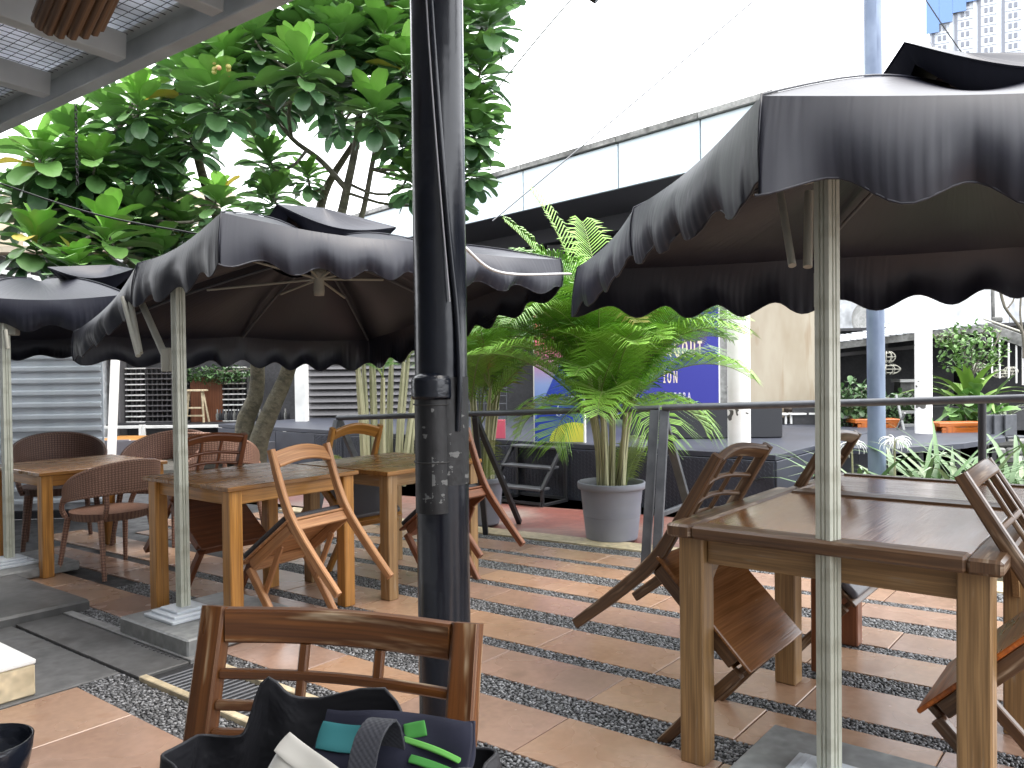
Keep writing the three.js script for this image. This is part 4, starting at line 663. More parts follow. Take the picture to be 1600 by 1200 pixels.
{
  const r = rng(91), spots = [[1400, 6.1], [1440, 5.7], [1470, 5.95], [1505, 5.5], [1535, 5.8], [1570, 5.5], [1600, 5.8], [1625, 5.3], [1490, 6.4], [1560, 6.3], [1340, 6.3], [1590, 6.6]];
  spots.forEach(([px, d], i) => { const p = P(px, 700, d); strapPlant(['white spider lily with drooping petals beside the blue post', 'leafy lily clump just right of the flowering one', 'striped strap-leaf clump in the middle of the garden bed', 'strap-leaf clump left of the garden rail post', 'strap-leaf clump right behind the garden rail post', 'pale strap-leaf clump right of the rail post', 'strap-leaf clump cut by the right frame edge', 'nearest strap-leaf clump at the right frame edge', 'low strap-leaf clump under the deck edge', 'low strap-leaf clump deep in the garden bed', 'small lily with white petals behind the tipped chair', 'farthest strap-leaf clump at the right edge'][i], V(p.x, 0, p.z), 30, .98, i % 3 ? [.10, .19, .07] : [.20, .27, .14], 200 + i, 'strap-leaf plants in the garden bed', { w: .022, flower: i === 0 ? 2 : i === 10 ? 1 : 0 }); });
  strapPlant('bird nest fern with broad arching fronds above the orange bench', P(1515, 640, 9.9), 22, .78, [.17, .30, .05], 300, null, { name: 'nest_fern', w: .055 });
  strapPlant('spiky grey-green plant in the planter at far right', P(1572, 658, 9.6), 18, .34, [.28, .34, .22], 301, null, { name: 'spiky_plant', w: .014 });
  const bush = (name, label, c, s, n, size, col, seed) => { const t = thing(name, label, 'shrub', V(c.x, c.y - s.y, c.z)), q = rng(seed), list = [[], []]; for (let i = 0; i < n; i++) { const p = V((q() - .5) * 2, (q() - .5) * 2, (q() - .5) * 2); if (p.length() > 1) { i--; continue; } p.multiply(s).add(V(0, s.y, 0)); const d = V(q() - .5, q() * .9 - .35, q() - .5 + .2), j = .6 + .8 * q(); list[i % 2].push(colored(orient(leafVar[i % 8].clone(), d, (q() - .5), size * (.6 + .8 * q()), p), col.map(x => x * j))); }
    for (const l of list) part('foliage', merge(l), M.shrub, t); for (let i = 0; i < 5; i++) part('stem', tube(curve([V((q() - .5) * .1, 0, 0), V((q() - .5) * s.x, s.y, (q() - .5) * s.z), V((q() - .5) * s.x * 1.6, s.y * 1.7, (q() - .5) * s.z)], 6), .009, 5), M.limb, t); return t; };
  bush('climbing_shrub', 'light green climbing shrub hanging from the café eave', P(1516, 545, 10.4), V(.46, .36, .3), 520, .075, [.12, .24, .06], 310);
  bush('climbing_shrub', 'thin trailing vine left of the hanging shrub at the eave', P(1478, 530, 10.5), V(.3, .08, .15), 60, .06, [.16, .28, .07], 311);
  bush('leafy_shrub', 'dense green shrub left of the blue post in the planter', P(1330, 632, 10.2), V(.38, .28, .25), 420, .10, [.07, .15, .05], 312);
  bush('leafy_shrub', 'green shrub between the blue post and the white column', P(1408, 640, 10.4), V(.34, .22, .25), 300, .10, [.07, .15, .05], 313);
  bush('broadleaf_shrub', 'large round-leaved plant under the nest fern', P(1515, 640, 9.6), V(.36, .20, .2), 46, .26, [.12, .25, .06], 314);
  bush('hedge', 'clipped green hedge glimpsed under the middle umbrella', P(345, 586, 15), V(.75, .16, .2), 700, .07, [.05, .13, .03], 315);
}

// ---------- café and walls at the right ----------
{
  const t = thing('cafe_building', 'white café building with dark open front and low eave at right', 'building');
  const q = (px, py, d) => P(px, py, d);
  const yTop = 5.2; // upper wall
  part('upper_wall', beam(V(4.6, 3.5, -15.6), V(8.0, 3.5, -13.3), .3, 3.4), M.wallWhite, t);
  part('upper_wall', beam(V(8.16, 3.5, -13.3), V(13, 3.5, -15.6), .3, 3.4), M.wallWhite, t);
  part('back_wall', beam(V(2.5, 1.2, -17.5), V(15, 1.2, -16), .3, 2.6), M.darkWall, t);
  part('ceiling', slab([[3.4, -15.2], [8.2, -12.2], [12.5, -14.4], [13, -17], [3.4, -17.5]], 1.88, 1.93, .004), M.darkWall, t);
  const a = q(1300, 537, 13.2), b = q(1537, 508, 11.6), c = q(1640, 548, 11.0), dir = b.clone().sub(a), n = 22;
  for (let i = 0; i < n; i++) { const p = a.clone().addScaledVector(dir, i / n), r = a.clone().addScaledVector(dir, (i + 1) / n); const m = p.clone().lerp(r, .5); part('roof_sheet', beam(m.clone().add(V(.0, .015 + (i % 2) * .006, .04)), m.clone().add(V(.5, .28 + (i % 2) * .006, -2.2)), dir.length() / n * 1.06, .02), M.wallWhite, t); }
  part('eave_board', beam(a.clone().add(V(0, -.05, 0)), b.clone().add(V(0, -.05, 0)), .05, .10), M.coping, t);
  part('gutter', beam(b.clone().add(V(.02, -.03, 0)), c, .06, .15), M.coping, t);
  part('rail_pipe', rod(b.clone().add(V(0, .09, 0)), c.clone().add(V(0, .12, 0)), .014), M.tubeCream, t);
  part('lamp_tube', rod(q(1330, 534, 13), q(1352, 533, 13), .03), M.white, t);
  part('dark_beam', beam(q(1300, 556, 13.6), q(1540, 530, 12.1), .06, .06), M.louvre, t);
  for (const px of [1550, 1562, 1576, 1588, 1598]) { const p = q(px, 528 + (px - 1550) * .3, 11.3); part('hanging_slat', bx(.018, .52, .018, .002, p.x, p.y - .26, p.z), M.white, t); }
  part('counter_front', beam(q(1402, 605, 14.5).setY(.62), q(1442, 605, 14.5).setY(.62), .25, .76), M.coping, t);
  part('counter_top', beam(q(1399, 586, 14.4).setY(1.03), q(1445, 586, 14.4).setY(1.03), .35, .05), M.white, t);
  part('pillar', bx(.25, 1.9, .25, .01, 8.0, .95, -14.6), M.ironBlack, t);
  // pendant cages
  const cage = (label, px, py, d, R, h) => { const g = thing('wire_lantern', label, 'lantern', q(px, py, d), 0, 'white wire lanterns'); for (let i = 0; i < 9; i++) { const an = i / 9 * 6.283, p = []; for (let k = 0; k <= 10; k++) { const f = k / 10, rr = R * Math.pow(Math.sin(Math.PI * (.08 + .84 * f)), .6); p.push(V(Math.cos(an) * rr, (f - .5) * h, Math.sin(an) * rr)); } part('wire', tube(p, .006, 5), M.tubeCream, g); } for (const k of [-.35, 0, .35]) { const p = []; const rr = R * Math.pow(Math.sin(Math.PI * (.5 + k * .84)), .6); for (let i = 0; i <= 20; i++) p.push(V(Math.cos(i / 20 * 6.283) * rr, k * h, Math.sin(i / 20 * 6.283) * rr)); part('hoop', tube(p, .006, 5, false), M.tubeCream, g); } part('cord', rod(V(0, h / 2, 0), V(0, h / 2 + .22, 0), .004, 5), M.wire, g); };
  cage('small wire lantern hanging right of the blue post, upper of the two', 1386, 558, 12.4, .12, .17); cage('wider wire lantern hanging right of the blue post, lower of the two', 1386, 577, 12.4, .19, .15);
  cage('wire lantern under the eave left of the hanging slats', 1530, 574, 11.5, .10, .11); cage('wire lantern under the eave between the hanging slats', 1563, 584, 11.4, .10, .11); cage('wire lantern under the eave near the right edge', 1579, 580, 11.4, .09, .12);
  single('satellite_dish', 'round grey dish on the white wall behind the blue post', 'dish', tr(lathe([[0, 0], [.2, .02], [.34, .08], [.36, .12], [.2, .06], [0, .04]], 32), q(1349, 504, 14.6).x, q(1349, 504, 14.6).y, -14.35, 1.4), M.coping);
  const dp = thing('drain_pipe', 'grey downpipe on the white wall above the eave corner', 'pipe'); part('pipe', rod(q(1551, 450, 12.9), q(1552, 500, 12.9), .028), M.coping, dp); part('elbow', bx(.14, .09, .1, .02, q(1555, 500, 12.9).x, q(1555, 500, 12.9).y, -12.85), M.coping, dp);
  // orange benches
  const bench = (label, x0, x1, y, d) => { const A = q(x0, y, d), B = q(x1, y, d), g = thing('bench', label, 'bench', V((A.x + B.x) / 2, .5, A.z), 0, 'orange wooden benches'), L = B.x - A.x, top = A.y - .5; for (const z of [-.1, .0, .1]) part('seat_plank', bx(L, .045, .09, .004, 0, top - .02, z), M.orange, g); part('apron', bx(L - .06, .06, .02, .003, 0, top - .08, .13), M.orange, g); for (const s of [-1, 1]) { part('leg', bx(.10, top - .04, .05, .004, s * (L / 2 - .12), (top - .04) / 2, .12), M.orange, g); part('leg', bx(.10, top - .04, .05, .004, s * (L / 2 - .12), (top - .04) / 2, -.1), M.orange, g); } };
  bench('short orange wooden bench behind the blue post', 1329, 1402, 655, 10.0); bench('longer orange wooden bench right of the white column', 1458, 1545, 660, 9.2);
  const wb = thing('weathered_bench', 'grey weathered bench with crossed legs left of the short orange bench', 'bench', V(q(1315, 660, 10.2).x, .55, -10.2)); part('seat_plank', bx(.5, .04, .2, .004, 0, .12, 0), M.slabStone, wb); for (const s of [-1, 1]) part('leg', beam(V(s * .18, 0, 0), V(s * .05, .11, 0), .04, .04), M.slabStone, wb);
  const gc = thing('folding_chair', 'grey slatted folding chair between the bench and the white column', 'chair', V(q(1425, 670, 9.6).x, .5, -9.6)); for (const s of [-.13, .13]) { part('leg', beam(V(s, 0, .1), V(s, .45, -.12), .025, .025), M.slabStone, gc); part('leg', beam(V(s, 0, -.14), V(s, .25, .1), .025, .025), M.slabStone, gc); } for (const y of [.1, .25, .38]) part('slat', bx(.26, .035, .015, .002, 0, y, .05 - y * .35), M.slabStone, gc);
  for (let i = 0; i < 3; i++) { const p = q(1545 + i * 17, 690, 8.8), g = thing('slat_chair', ['grey slatted chair back at the deck edge, left of three', 'grey slatted chair back at the deck edge, middle of three', 'grey slatted chair back at the deck edge, right of three'][i], 'chair', V(p.x, .50, p.z), .3); part('back', bx(.16, .26, .02, .004, 0, .13, 0), M.iron, g); part('seat', bx(.17, .02, .17, .003, 0, .03, .09), M.iron, g); for (const s of [-.07, .07]) part('leg', bx(.015, .03, .015, .001, s, .005, .16), M.iron, g); }
  // bare branch
  const br = thing('bare_branch', 'thin pale bare branch rising at the right edge above the eave', 'branch'); const bp = (...a) => curve(a.map(k => q(k[0], k[1], 10.6)), 8); part('stem', tube(bp([1600, 560], [1598, 520], [1585, 500], [1570, 480], [1562, 450]), .018, 6), M.limb, br); part('twig', tube(bp([1598, 520], [1594, 490], [1596, 455]), .012, 6), M.limb, br); part('twig', tube(bp([1572, 484], [1583, 470], [1586, 452]), .010, 6), M.limb, br);
  // stone wall and planter at the far right
  const sw = thing('stone_planter', 'rough stone planter wall at the far right behind the deck', 'planter'), rr = rng(12); for (let j = 0; j < 5; j++) for (let i = 0; i < 9; i++) part('stone', bx(.2 + rr() * .03, .085, .16 + rr() * .05, .02, 5.3 + i * .225 + (j % 2) * .11, .045 + j * .092, -9.3 - rr() * .02), M.coping, sw);
  const pl = thing('planter_box', 'long dark planter box holding the shrubs behind the benches', 'planter'); part('front', beam(V(3.6, .62, -10.6), V(6.6, .62, -10.3), .06, .3), M.darkWall, pl); part('soil', beam(V(3.6, .72, -10.85), V(6.6, .72, -10.55), .4, .05), M.potSoil, pl);
}
// ---------- left background ----------
{
  const q = P;
  // corrugated metal screen
  const a = q(6, 845, 7.4), b = q(163, 838, 7.5), s = thing('corrugated_screen', 'silver corrugated metal screen behind the wicker chairs at left', 'screen', V((a.x + b.x) / 2, 0, (a.z + b.z) / 2), Math.atan2(-(b.z - a.z), b.x - a.x)), L = Math.hypot(b.x - a.x, b.z - a.z) + .9;
  const sh = new THREE.Shape(); [[0, 0], [.05, .004], [.058, .03], [.066, .034], [.092, .034], [.10, .03], [.108, .0], [.108, -.004], [.098, -.0], [.09, .028], [.068, .028], [.06, 0]].forEach((p, i) => i ? sh.lineTo(p[1], p[0]) : sh.moveTo(p[1], p[0])); const rg = new THREE.ExtrudeGeometry(sh, { depth: L, bevelEnabled: false }); rg.rotateY(Math.PI / 2); rg.rotateY(Math.PI);
  for (let i = 0; i < 17; i++) { const g = rg.clone(); g.rotateY(Math.PI / 2 * 0); const bb = new THREE.Box3().setFromBufferAttribute(g.attributes.position); g.translate(L / 2 - .45 - bb.max.x, .08 + i * .1085, 0); part('rib', g, M.galv, s); }
  part('bottom_rail', bx(L, .07, .05, .004, -.45, .04, 0), M.ironBlack, s);
  part('backing_sheet', bx(L, 1.86, .012, .002, -.45, 1.0, -.045), M.galv, s);
  // café wall with shelves
  const w = thing('cafe_wall', 'dark café wall with white bottle shelves at the back left', 'building'), D = 15.2, X = px => q(px, 620, D).x, Y = py => q(300, py, D).y;
  part('wall', bx(X(640) - X(-40), 2.9, .2, .01, (X(640) + X(-40)) / 2, 1.35, -D - .2), M.darkWall, w);
  part('pillar', bx(X(197) - X(183), 2.6, .3, .01, X(190), 1.3, -D + .1), M.louvre, w);
  part('stone_pier', bx(X(175) - X(160), 2.4, .3, .02, X(167), 1.2, -D + .2), M.wallWhite, w);
  for (const [x0, x1] of [[199, 229], [232, 298], [350, 385]]) { for (let i = 0; i < 11; i++) part('shelf', bx(X(x1) - X(x0), .022, .14, .003, (X(x0) + X(x1)) / 2, Y(658) + i * .098, -D + .02), x0 === 232 ? M.louvre : M.white, w); for (let i = 0; i <= Math.round((x1 - x0) / 7.5); i++) part('divider', bx(.012, Y(575) - Y(660), .1, .002, X(x0 + i * 7.5), (Y(575) + Y(660)) / 2, -D - .01), M.louvre, w); }
  part('brown_door', bx(X(350) - X(300), Y(590) - Y(665), .06, .004, (X(300) + X(350)) / 2, (Y(590) + Y(665)) / 2, -D + .05), M.redwood, w);
  part('counter', bx(X(470) - X(196), .05, .5, .004, (X(470) + X(196)) / 2, Y(660), -D + .5), M.ironBlack, w);
  const bl = rng(19); for (let i = 0; i < 26; i++) { const m = part('bottle', tr(lathe([[0, 0], [.03, 0], [.03, .11], [.012, .15], [.012, .2], [0, .2]], 8), X(352 + i * 4.3), Y(658) + .03, -D + .42), i % 3 ? M.ironBlack : M.coping, w); }
  // white stools stacked
  const st = thing('white_stool', 'white wooden stool stacked upside on the counter before the brown door', 'stool', V(X(322), Y(660) + .03, -D + .5)); for (const x of [-.16, .16]) { part('leg', beam(V(x, 0, .06), V(x * .7, .56, .0), .035, .03), M.cream, st); part('leg', beam(V(x * 1.3, 0, -.06), V(x * .8, .56, .0), .035, .03), M.cream, st); } part('seat', bx(.48, .03, .2, .003, -.05, .57, 0), M.cream, st); part('rung', bx(.34, .03, .02, .003, 0, .12, .06), M.cream, st); part('rung', bx(.5, .03, .02, .003, -.1, .26, .03), M.cream, st);
  // white railing frames in front of the counter
  for (const [i, x0, x1] of [[0, 197, 255], [1, 260, 312], [2, 319, 372], [3, 418, 466]]) { const f = thing('white_rail_frame', ['white rail frame at the far left below the bottle shelves', 'white rail frame behind the cream umbrella post', 'white rail frame left of the tree trunk', 'white rail frame right of the tree trunk'][i], 'railing', V(X(x0), 0, -D + .95), 0, 'white café rails'); const W0 = X(x1) - X(x0); for (const y of [Y(661), Y(678)]) part('bar', bx(W0, .05, .04, .003, W0 / 2, y, 0), M.white, f); for (const x of [.0, W0]) part('upright', bx(.05, Y(658) , .045, .003, x, Y(658) / 2, 0), M.white, f); }
  // dining tables and sling chairs far back
  const tb = (label, x0, x1, d) => { const A = q(x0, 684, d), B = q(x1, 684, d), g = thing('dining_table', label, 'table', V((A.x + B.x) / 2, -.5, -d)), L2 = B.x - A.x; A.y += .5; part('top', bx(L2, .05, .8, .006, 0, A.y - .025, 0), M.honey, g); for (const sx of [-1, 1]) for (const sz of [-1, 1]) part('leg', bx(.07, A.y - .05, .07, .004, sx * (L2 / 2 - .08), (A.y - .05) / 2, sz * .33), M.honey, g); };
  tb('long orange-topped dining table in front of the café counter', 168, 268, 12.6); tb('orange-topped dining table right of the tree trunk', 395, 478, 12.6); tb('orange-topped dining table behind the reddish wicker chair', 285, 345, 12.9);
  const sc = (label, px, d, yaw) => { const p = q(px, 700, d), g = thing('sling_chair', label, 'chair', V(p.x, -.5, -d), yaw, 'grey sling chairs'); for (const x of [-.22, .22]) { part('leg', beam(V(x, 0, .2), V(x, .42, .2), .025, .025), M.galv, g); part('leg', beam(V(x, 0, -.26), V(x, .86, -.30), .025, .025), M.galv, g); part('arm_rail', beam(V(x, .42, .2), V(x, .44, -.26), .025, .025), M.galv, g); } part('backrest', bx(.42, .42, .015, .004, 0, .66, -.29), M.padGrey, g); part('seat', bx(.42, .015, .44, .004, 0, .43, -.03), M.padGrey, g); };
  sc('grey sling chair at the far end beside the metal screen', 176, 11.9, 3.6); sc('grey sling chair second from the metal screen', 200, 11.8, 3.5); sc('dark sling chair right of the leaning tree trunk', 432, 11.8, 2.9); sc('dark sling chair just left of the white square post', 445, 11.4, 3.14);
  single('square_white_post', 'square white post left of the dark louvre wall', 'post', bx(.17, 3.1, .17, .008, q(472, 640, 12.4).x, 1.05, -12.4), M.white);
  single('slanted_white_post', 'white post leaning beside the metal screen', 'post', beam(q(170, 680, 11).setY(-.3), q(181, 570, 11.2).setY(1.6), .10, .06), M.white);
  const lv = thing('louvre_wall', 'dark horizontal louvre wall behind the palm clump', 'wall'), l0 = q(482, 640, 13.2).x, l1 = q(650, 640, 13.2).x; for (let i = 0; i < 20; i++) part('slat', tr(bx(l1 - l0, .10, .014, .003), (l0 + l1) / 2, .22 + i * .105, -13.2, -.6), M.louvre, lv); part('frame', bx(l1 - l0, .05, .1, .004, (l0 + l1) / 2, .14, -13.2), M.louvre, lv); part('backing', bx(l1 - l0, 2.3, .03, .004, (l0 + l1) / 2, 1.2, -13.32), M.darkWall, lv);
  const gm = thing('wire_grid', 'dark wire grid panel behind the black pole at stage height', 'grid', V(q(640, 690, 11).x, 0, -11)); for (let i = 0; i < 14; i++) part('wire', rod(V(i * .1, .0, 0), V(i * .1, 1.2, 0), .005, 5), M.iron, gm); for (let j = 0; j < 12; j++) part('wire', rod(V(0, .05 + j * .1, 0), V(1.3, .05 + j * .1, 0), .005, 5), M.iron, gm);
  const dk = struct('rear_wall', merge([bx(9, 2.4, .2, .01, -1, 1.2, -15.8)]), M.darkWall);
  // shed roof upper left
  const sr = thing('shed_roof', 'brownish corrugated shed roof with steel trusses at the upper left', 'roof'); const ribs = []; for (let i = 0; i < 20; i++) { const y0 = 2.2 + i * .115, z0 = -15 - i * .34; part('roof_rib', beam(V(-12.5, y0 + 1.0, z0 + 2.4), V(-5.4 - i * .05, y0 + 1.0, z0 + 2.4), .30, .10), M.beige, sr); }
  part('truss', beam(q(-10, 300, 13), q(60, 275, 13), .04, .05), M.coping, sr); part('truss', beam(q(-10, 320, 13), q(70, 290, 13), .04, .05), M.coping, sr); part('truss', beam(q(-5, 285, 13), q(5, 318, 13), .03, .03), M.coping, sr); part('post', rod(q(42, 290, 12.6), q(43, 560, 12.6), .045, 12), M.white, sr);
  part('brace', beam(q(0, 400, 12.8), q(45, 425, 12.8), .05, .05), M.coping, sr); part('brace', beam(q(45, 420, 12.8), q(100, 398, 12.8), .05, .05), M.coping, sr); part('brace', beam(q(43, 425, 12.8), q(10, 440, 12.8), .05, .05), M.coping, sr);
  part('eave_edge', beam(q(-60, 412, 11.5), q(100, 443, 11.5), .25, .06), M.white, sr); part('inner_wall', bx(11, 4.2, .2, .01, -12, 2.1, -17), M.darkWall, sr); part('dark_gable', bx(4.6, 1.4, .2, .01, -6.0, 3.05, -15.5), M.soffit, sr);
  for (const [px, w2] of [[245, 20], [285, 26], [318, 18]]) { const p = q(px, 380, 15); part('skylight', bx(w2 / 1290 * 15, .05, .1, .003, p.x, p.y, -15.3), M.white, sr); }
}
// ---------- tower far behind ----------
{
  const t = thing('apartment_tower', 'tall grey-white apartment tower with blue netting at the upper right corner', 'building'), D = 120, x0 = P(1452, 80, D).x, ang = .5, U2 = V(Math.cos(ang), 0, Math.sin(ang)), base = V(x0, 0, -D);
  const at = (s, y, o) => base.clone().addScaledVector(U2, s).addScaledVector(V(-U2.z, 0, U2.x), o).setY(y);
  part('wall', beam(at(0, 36, -4), at(40, 36, -4), 8, 72), std({ map: tex(256, 256, (u, v) => mix([.80, .82, .84], [.70, .72, .75], fbm(u, v, 6, 6, 4, 601)), true, [.1, .1]), roughness: .8 }), t);
  const fm = std({ color: new THREE.Color(.16, .17, .20), roughness: .6 }), wm = std({ color: new THREE.Color(.55, .58, .62), roughness: .7 });
  for (let c = 0, s = .5; s < 22; s += 2.9, c++) { part('dark_strip', beam(at(s - .18, 36, .06), at(s + .18, 36, .06), .12, 71), fm, t); part('pale_pier', beam(at(s + 2.1, 36, .12), at(s + 2.5, 36, .12), .24, 71), wm, t);
    for (let f = 0; f < 12; f++) { const y = 42.5 + f * 1.4; for (const k of [.8, 1.45]) part('window', beam(at(s + k - .2, y, .05), at(s + k + .2, y, .05), .12, .66), fm, t); part('ledge', beam(at(s + .25, y - .68, .06), at(s + 2.05, y - .68, .06), .14, .1), wm, t); } }
  const net = std({ color: new THREE.Color(.13, .22, .42), roughness: .8 }); for (let i = 0; i < 5; i++) part('safety_net', beam(at(-.4 + i * 1.7, 58 + (i * 1.15 - 9) / 2 + 3.4, .5), at(1.28 + i * 1.7, 58 + (i * 1.15 - 9) / 2 + 3.4, .5), .12, 16 - i * 1.15), net, t);
}

// ---------- awning roof at the upper left ----------
{
  const t = thing('awning_roof', 'white steel awning frame with wire mesh and grey sheets overhead at left', 'awning'), O = V(-1.63, 0, -3.67), H = 2.645;
  const at = (u, v, y) => site(O, v, u, y);
  const rise = v => -v * .05;
  part('edge_beam', beam(at(-3.6, 0, H + .075), at(6, 0, H + .075), .012, .15), M.roofPaint, t);
  part('edge_flange', beam(at(-3.6, -.03, H + .002), at(6, -.03, H + .002), .07, .012), M.roofPaint, t);
  part('edge_flange', beam(at(-3.6, -.03, H + .146), at(6, -.03, H + .146), .07, .012), M.roofPaint, t);
  for (let i = -4; i < 9; i++) { const u = i * .735; part('rafter', beam(at(u, -.075, H + .065 + rise(-.075)), at(u, -4.2, H + .065 + rise(-4.2)), .075, .11), M.roofPaint, t); }
  part('roof_sheet', beam(at(-3.6, -2.1, H + .19 + rise(-2.1)), at(6, -2.1, H + .19 + rise(-2.1)), 4.4, .006, .002, V(.05 * AV.x, 1, .05 * AV.z).normalize()), M.sheet, t);
  const g = []; for (let u = -2.6; u < 4.6; u += .052) g.push(rod(at(u, -.05, H + .135 + rise(-.05)), at(u, -2.6, H + .135 + rise(-2.6)), .0018, 4)); for (let v = -.1; v > -2.6; v -= .052) g.push(rod(at(-2.6, v, H + .136 + rise(v)), at(4.6, v, H + .136 + rise(v)), .0018, 4));
  const wm = part('wire_mesh', merge(g), M.wire, t); wm.userData.kind = 'stuff';
  for (const [u, v] of [[-3.5, -2.6], [5.8, -.1]]) part('column', bx(.08, H, .08, .004, at(u, v, 0).x, H / 2, at(u, v, 0).z), M.roofPaint, t);
  const hb = struct('house_wall', tr(bx(26, 6.4, .3, .01, 0, 3.2, 0), at(1, -4.4, 0).x, 0, at(1, -4.4, 0).z, 0, SITE + Math.PI / 2), M.concrete);
  // rolled bamboo blind
  const b = thing('bamboo_blind', 'rolled brown bamboo blind hanging under the awning at the top left', 'blind'), A = P(108, 34, 2.35), B = P(150, -60, 2.2), ax = B.clone().sub(A).normalize(), sx = ax.clone().cross(V(0, 1, 0)).normalize(), sy = sx.clone().cross(ax);
  for (let i = 0; i < 16; i++) { const a = i / 16 * 6.283, o = sx.clone().multiplyScalar(Math.cos(a) * .075).addScaledVector(sy, Math.sin(a) * .05); part('slat', tube([A.clone().add(o).addScaledVector(ax, -.03 * Math.cos(a)), B.clone().add(o)], .016, 7), M.walnut, b); }
  part('core', tube([A.clone().addScaledVector(ax, .02), B], .058, 12), M.walnut, b);
  // chain
  const c = thing('hanging_chain', 'thin dark chain hanging from the awning edge before the tree', 'chain', P(118, 160, 4.15)); const lk = new THREE.TorusGeometry(.0085, .0024, 5, 10); lk.scale(.8, 1.45, 1); for (let i = 0; i < 21; i++) { const q = lk.clone(); if (i % 2) q.rotateY(Math.PI / 2); q.translate(0, -.01 - i * .0195, 0); part('link', q, M.wire, c); }
}
// ---------- things in the left foreground ----------
{
  const p = P(55, 1028, 3.32), w = thing('stone_block', 'white-topped concrete block at the left frame edge', 'block', V(p.x, 0, p.z), SITE); part('block', bx(.9, .125, 1.1, .006, -.45, .069, -.55), M.cream, w); part('top_slab', bx(.905, .02, 1.105, .004, -.45, .143, -.55), M.white, w);
  const e = P(25, 1200, .86), t = thing('side_table', 'grey table corner with rounded edge at the lower left', 'table', V(-.66, 0, -.86)), sh = new THREE.Shape(); const g = new RoundedBoxGeometry(.6, .024, .6, 3, .01); g.rotateY(.75); g.translate(-.34, .80, .20); part('top', g, M.slabStone, t); part('leg', bx(.06, .788, .06, .004, -.34, .394, .2), M.iron, t); part('foot', bx(.4, .02, .4, .006, -.34, .012, .2), M.iron, t);
  const bowl = thing('ashtray_bowl', 'small black bowl on the grey table at the left edge', 'bowl', P(-24, 1165, .98).setY(.8125)); part('bowl', lathe([[0, .002], [.034, .002], [.045, .012], [.05, .035], [.052, .05], [.049, .051], [.046, .035], [.04, .014], [0, .008]], 32), M.blackPole, bowl);
  const card = thing('green_card', 'green printed card lying on the grey table corner', 'card', P(-10, 1215, .86).setY(.814)); part('card', tr(bx(.09, .002, .12, .0006), 0, 0, 0, 0, .75), std({ color: new THREE.Color(.05, .20, .03), roughness: .4 }), card); part('mark', tr(bx(.02, .001, .03, .0003, .02, .0017, .0), 0, 0, 0, 0, .75), M.white, card);
}
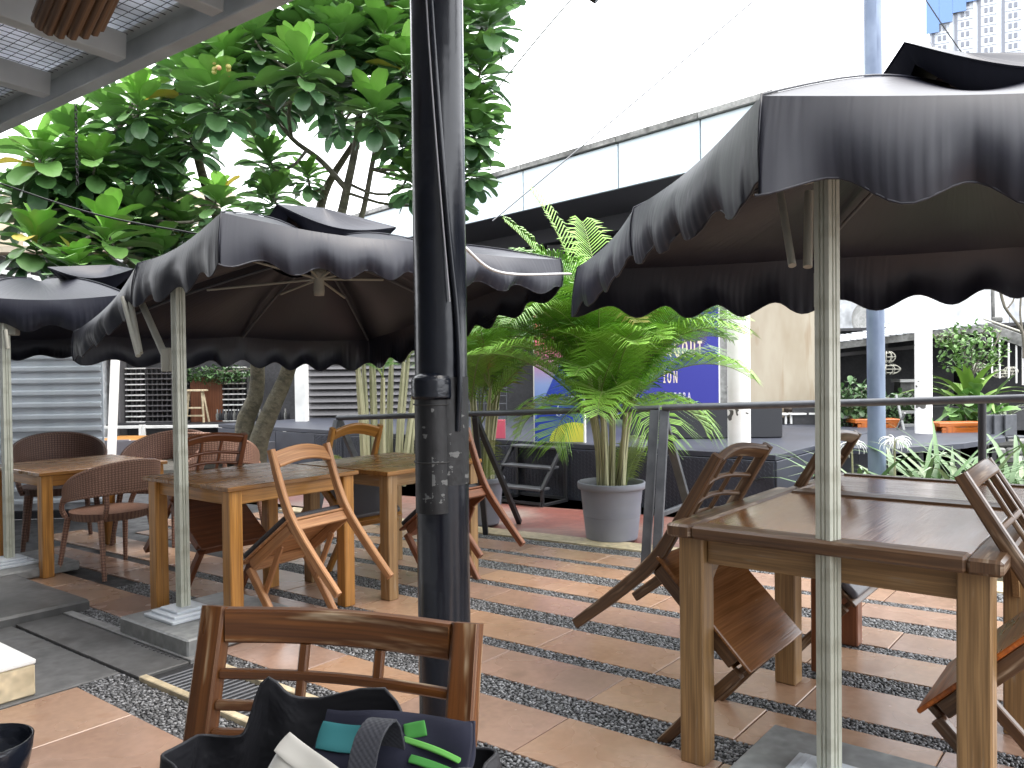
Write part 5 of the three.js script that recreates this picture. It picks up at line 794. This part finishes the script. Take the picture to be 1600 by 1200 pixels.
// ---------- bag on the front chair ----------
{
  const t = thing('tote_bag', 'open black fabric tote bag slumped on the front chair', 'bag', V(-.262, .478, -1.13), -.22), black = std({ color: new THREE.Color(.010, .010, .013), roughness: .6, side: THREE.DoubleSide, bumpMap: tex(256, 256, (u, v) => gray(fbm(u, v, 7, 7, 4, 701)), false, [3, 3]), bumpScale: .008 });
  const N = 96, hgt = a => { const d = (c, w) => Math.exp(-Math.pow(Math.atan2(Math.sin(a - c), Math.cos(a - c)) / w, 2)); return .262 + .055 * d(-2.12, .16) + .05 * d(-1.5, .13) + .055 * d(-1.82, .42) + .03 * d(2.9, .6) + .02 * d(-.5, .5) - .03 * d(1.2, .7); };
  const wall = off => (u, v) => { const a = u * 6.2832, e = .62, cx = Math.sign(Math.cos(a)) * Math.pow(Math.abs(Math.cos(a)), e), cz = Math.sign(Math.sin(a)) * Math.pow(Math.abs(Math.sin(a)), e), h = hgt(a) * v, k = 1 + .05 * Math.sin(a * 5 + v * 4) * v + .035 * Math.sin(a * 11 + 1) * v + .10 * Math.sin(v * 3); return V(cx * (.222 - off) * k, h, cz * (.115 - off) * k); };
  part('outer_wall', grid(N, 18, wall(0), (u, v) => [u, v * .3]), black, t); part('inner_wall', grid(N, 12, wall(.006), (u, v) => [u, v * .3]), black, t);
  part('base', bx(.36, .012, .19, .004, 0, .006, 0), black, t);
  const seam = []; for (let i = 0; i <= N; i++) seam.push(wall(.003)(i / N, 1)); part('hem', tube(seam, .003, 5, false), black, t);
  const strap = std({ color: new THREE.Color(.022, .023, .03), roughness: .6, bumpMap: tex(128, 128, (u, v) => gray(.5 + .5 * Math.sin(u * 200) * Math.sin(v * 200)), false, [4, 4]), bumpScale: .001 });
  part('strap', sweep(curve([V(.095, .20, .135), V(.098, .29, .125), V(.098, .362, .085), V(.105, .372, .05), V(.112, .30, .03), V(.115, .2, .02)], 20), V(1, 0, 0), .036, .004, .001), strap, t);
  part('strap', sweep(curve([V(.11, .22, .13), V(.155, .305, .13), V(.205, .335, .10), V(.232, .325, .07), V(.235, .25, .045), V(.22, .18, .03)], 20), V(.2, .35, .9).normalize(), .03, .004, .001), strap, t);
  const cl = (c, r = .8) => std({ color: new THREE.Color(...c), roughness: r });
  const pos = (x, y, z) => V(x, y, z).applyAxisAngle(V(0, 1, 0), -.22).add(t.position);
  // soft folded bundle: a thick sheet with rumpled faces, tilted towards the camera
  const bundle = (w, h, d, seed, amp = .004) => {
    let g = new THREE.BoxGeometry(2, 2, 2, 22, 12, 4); g.deleteAttribute('normal'); g.deleteAttribute('uv'); g = mergeVertices(g); const p = g.attributes.position, k = seed;
    for (let i = 0; i < p.count; i++) { let x = p.getX(i), y = p.getY(i), z = p.getZ(i); const e = Math.max(Math.abs(x) ** 6, Math.abs(y) ** 6); z *= 1 - .45 * e; x *= 1 - .03 * y * y - .05 * z * z; y *= 1 - .05 * x * x - .08 * z * z; x *= w / 2; y *= h / 2; z *= d / 2;
      p.setXYZ(i, x + amp * .5 * Math.sin(y * 70 + k), y + amp * .8 * Math.sin(x * 38 + k), z + amp * Math.sin(x * 52 + y * 41 + k * 2) + amp * .6 * Math.sin(x * 17 - y * 90 + k)); }
    g.setAttribute('uv', new THREE.Float32BufferAttribute(new Float32Array(p.count * 2), 2)); g.computeVertexNormals(); return g; };
  const mk = (w, h, d, seed, amp) => { const g = bundle(w, h, d, seed, amp); g.computeVertexNormals(); return g; };
  const navy = cl([.006, .007, .019], .95), teal = cl([.014, .11, .12], .9), green = cl([.04, .20, .035], .9), lime = cl([.10, .32, .06], .9);
  const sh = thing('folded_shirt', 'folded navy shirt with teal and green print sticking out of the bag', 'clothes', pos(.105, .325, .02), -.22); sh.rotation.x = -.75;
  part('fold', mk(.215, .085, .022, 1), navy, sh); part('fold', tr(mk(.20, .075, .02, 3), .006, .01, -.022), navy, sh);
  part('print', tr(mk(.078, .038, .006, 5, .003), -.062, .002, .0115), teal, sh); part('print', tr(mk(.05, .018, .005, 6, .002), -.02, -.012, .0135, 0, 0, .5), green, sh);
  part('print', tr(mk(.09, .008, .005, 7, .002), .055, -.004, .0125, 0, 0, -.28), lime, sh); part('print', tr(mk(.07, .011, .005, 8, .002), .065, -.026, .0125, 0, 0, -.2), green, sh); part('print', tr(mk(.03, .02, .005, 9, .002), .03, .018, .0122, 0, 0, .3), green, sh);
  const pw = std({ color: new THREE.Color(.55, .53, .48), roughness: .34 }), po = thing('white_pouch', 'shiny off-white pouch at the front of the bag', 'pouch', pos(.012, .305, .098), -.4); po.rotation.x = -.7; po.rotation.z = -.35;
  part('body', mk(.105, .075, .02, 11, .0025), pw, po); part('flap', tr(mk(.107, .03, .006, 12, .002), 0, .024, .012), pw, po);
}
// ---------- wires and rope ----------
{
  const wire = (label, pts, r, m) => single('overhead_wire', label, 'wire', tube(curve(pts, 20), r, 5), m);
  wire('thin pale wire slanting across the sky to the hall roof', [P(1185, -5, 9), P(985, 165, 10), P(770, 345, 12)], .009, M.wireGrey);
  wire('thin wire slanting down beside the pole top', [P(900, -10, 8), P(840, 60, 8.4), P(775, 140, 9)], .008, M.wireGrey);
  wire('black cable drooping from the left edge to the middle umbrella', [P(-20, 280, 4.6), P(150, 335, 4.4), P(322, 368, 4.2)], .005, M.wire);
  wire('white rope tied from the black pole to the right umbrella', [P(715, 378, 2.6), P(780, 425, 3.4), P(892, 428, 4.5)], .006, M.rope);
  wire('thin wire crossing in front of the tower, left one', [P(1405, -20, 20), P(1430, 30, 20), P(1470, 90, 20)], .012, M.wireGrey);
  wire('thin wire crossing in front of the tower, right one', [P(1440, -10, 20), P(1480, 50, 20), P(1512, 95, 20)], .014, M.wire);
}
scene.traverse(o => { if (o.isMesh) { o.castShadow = true; o.receiveShadow = true; } });
renderer.render(scene, camera);
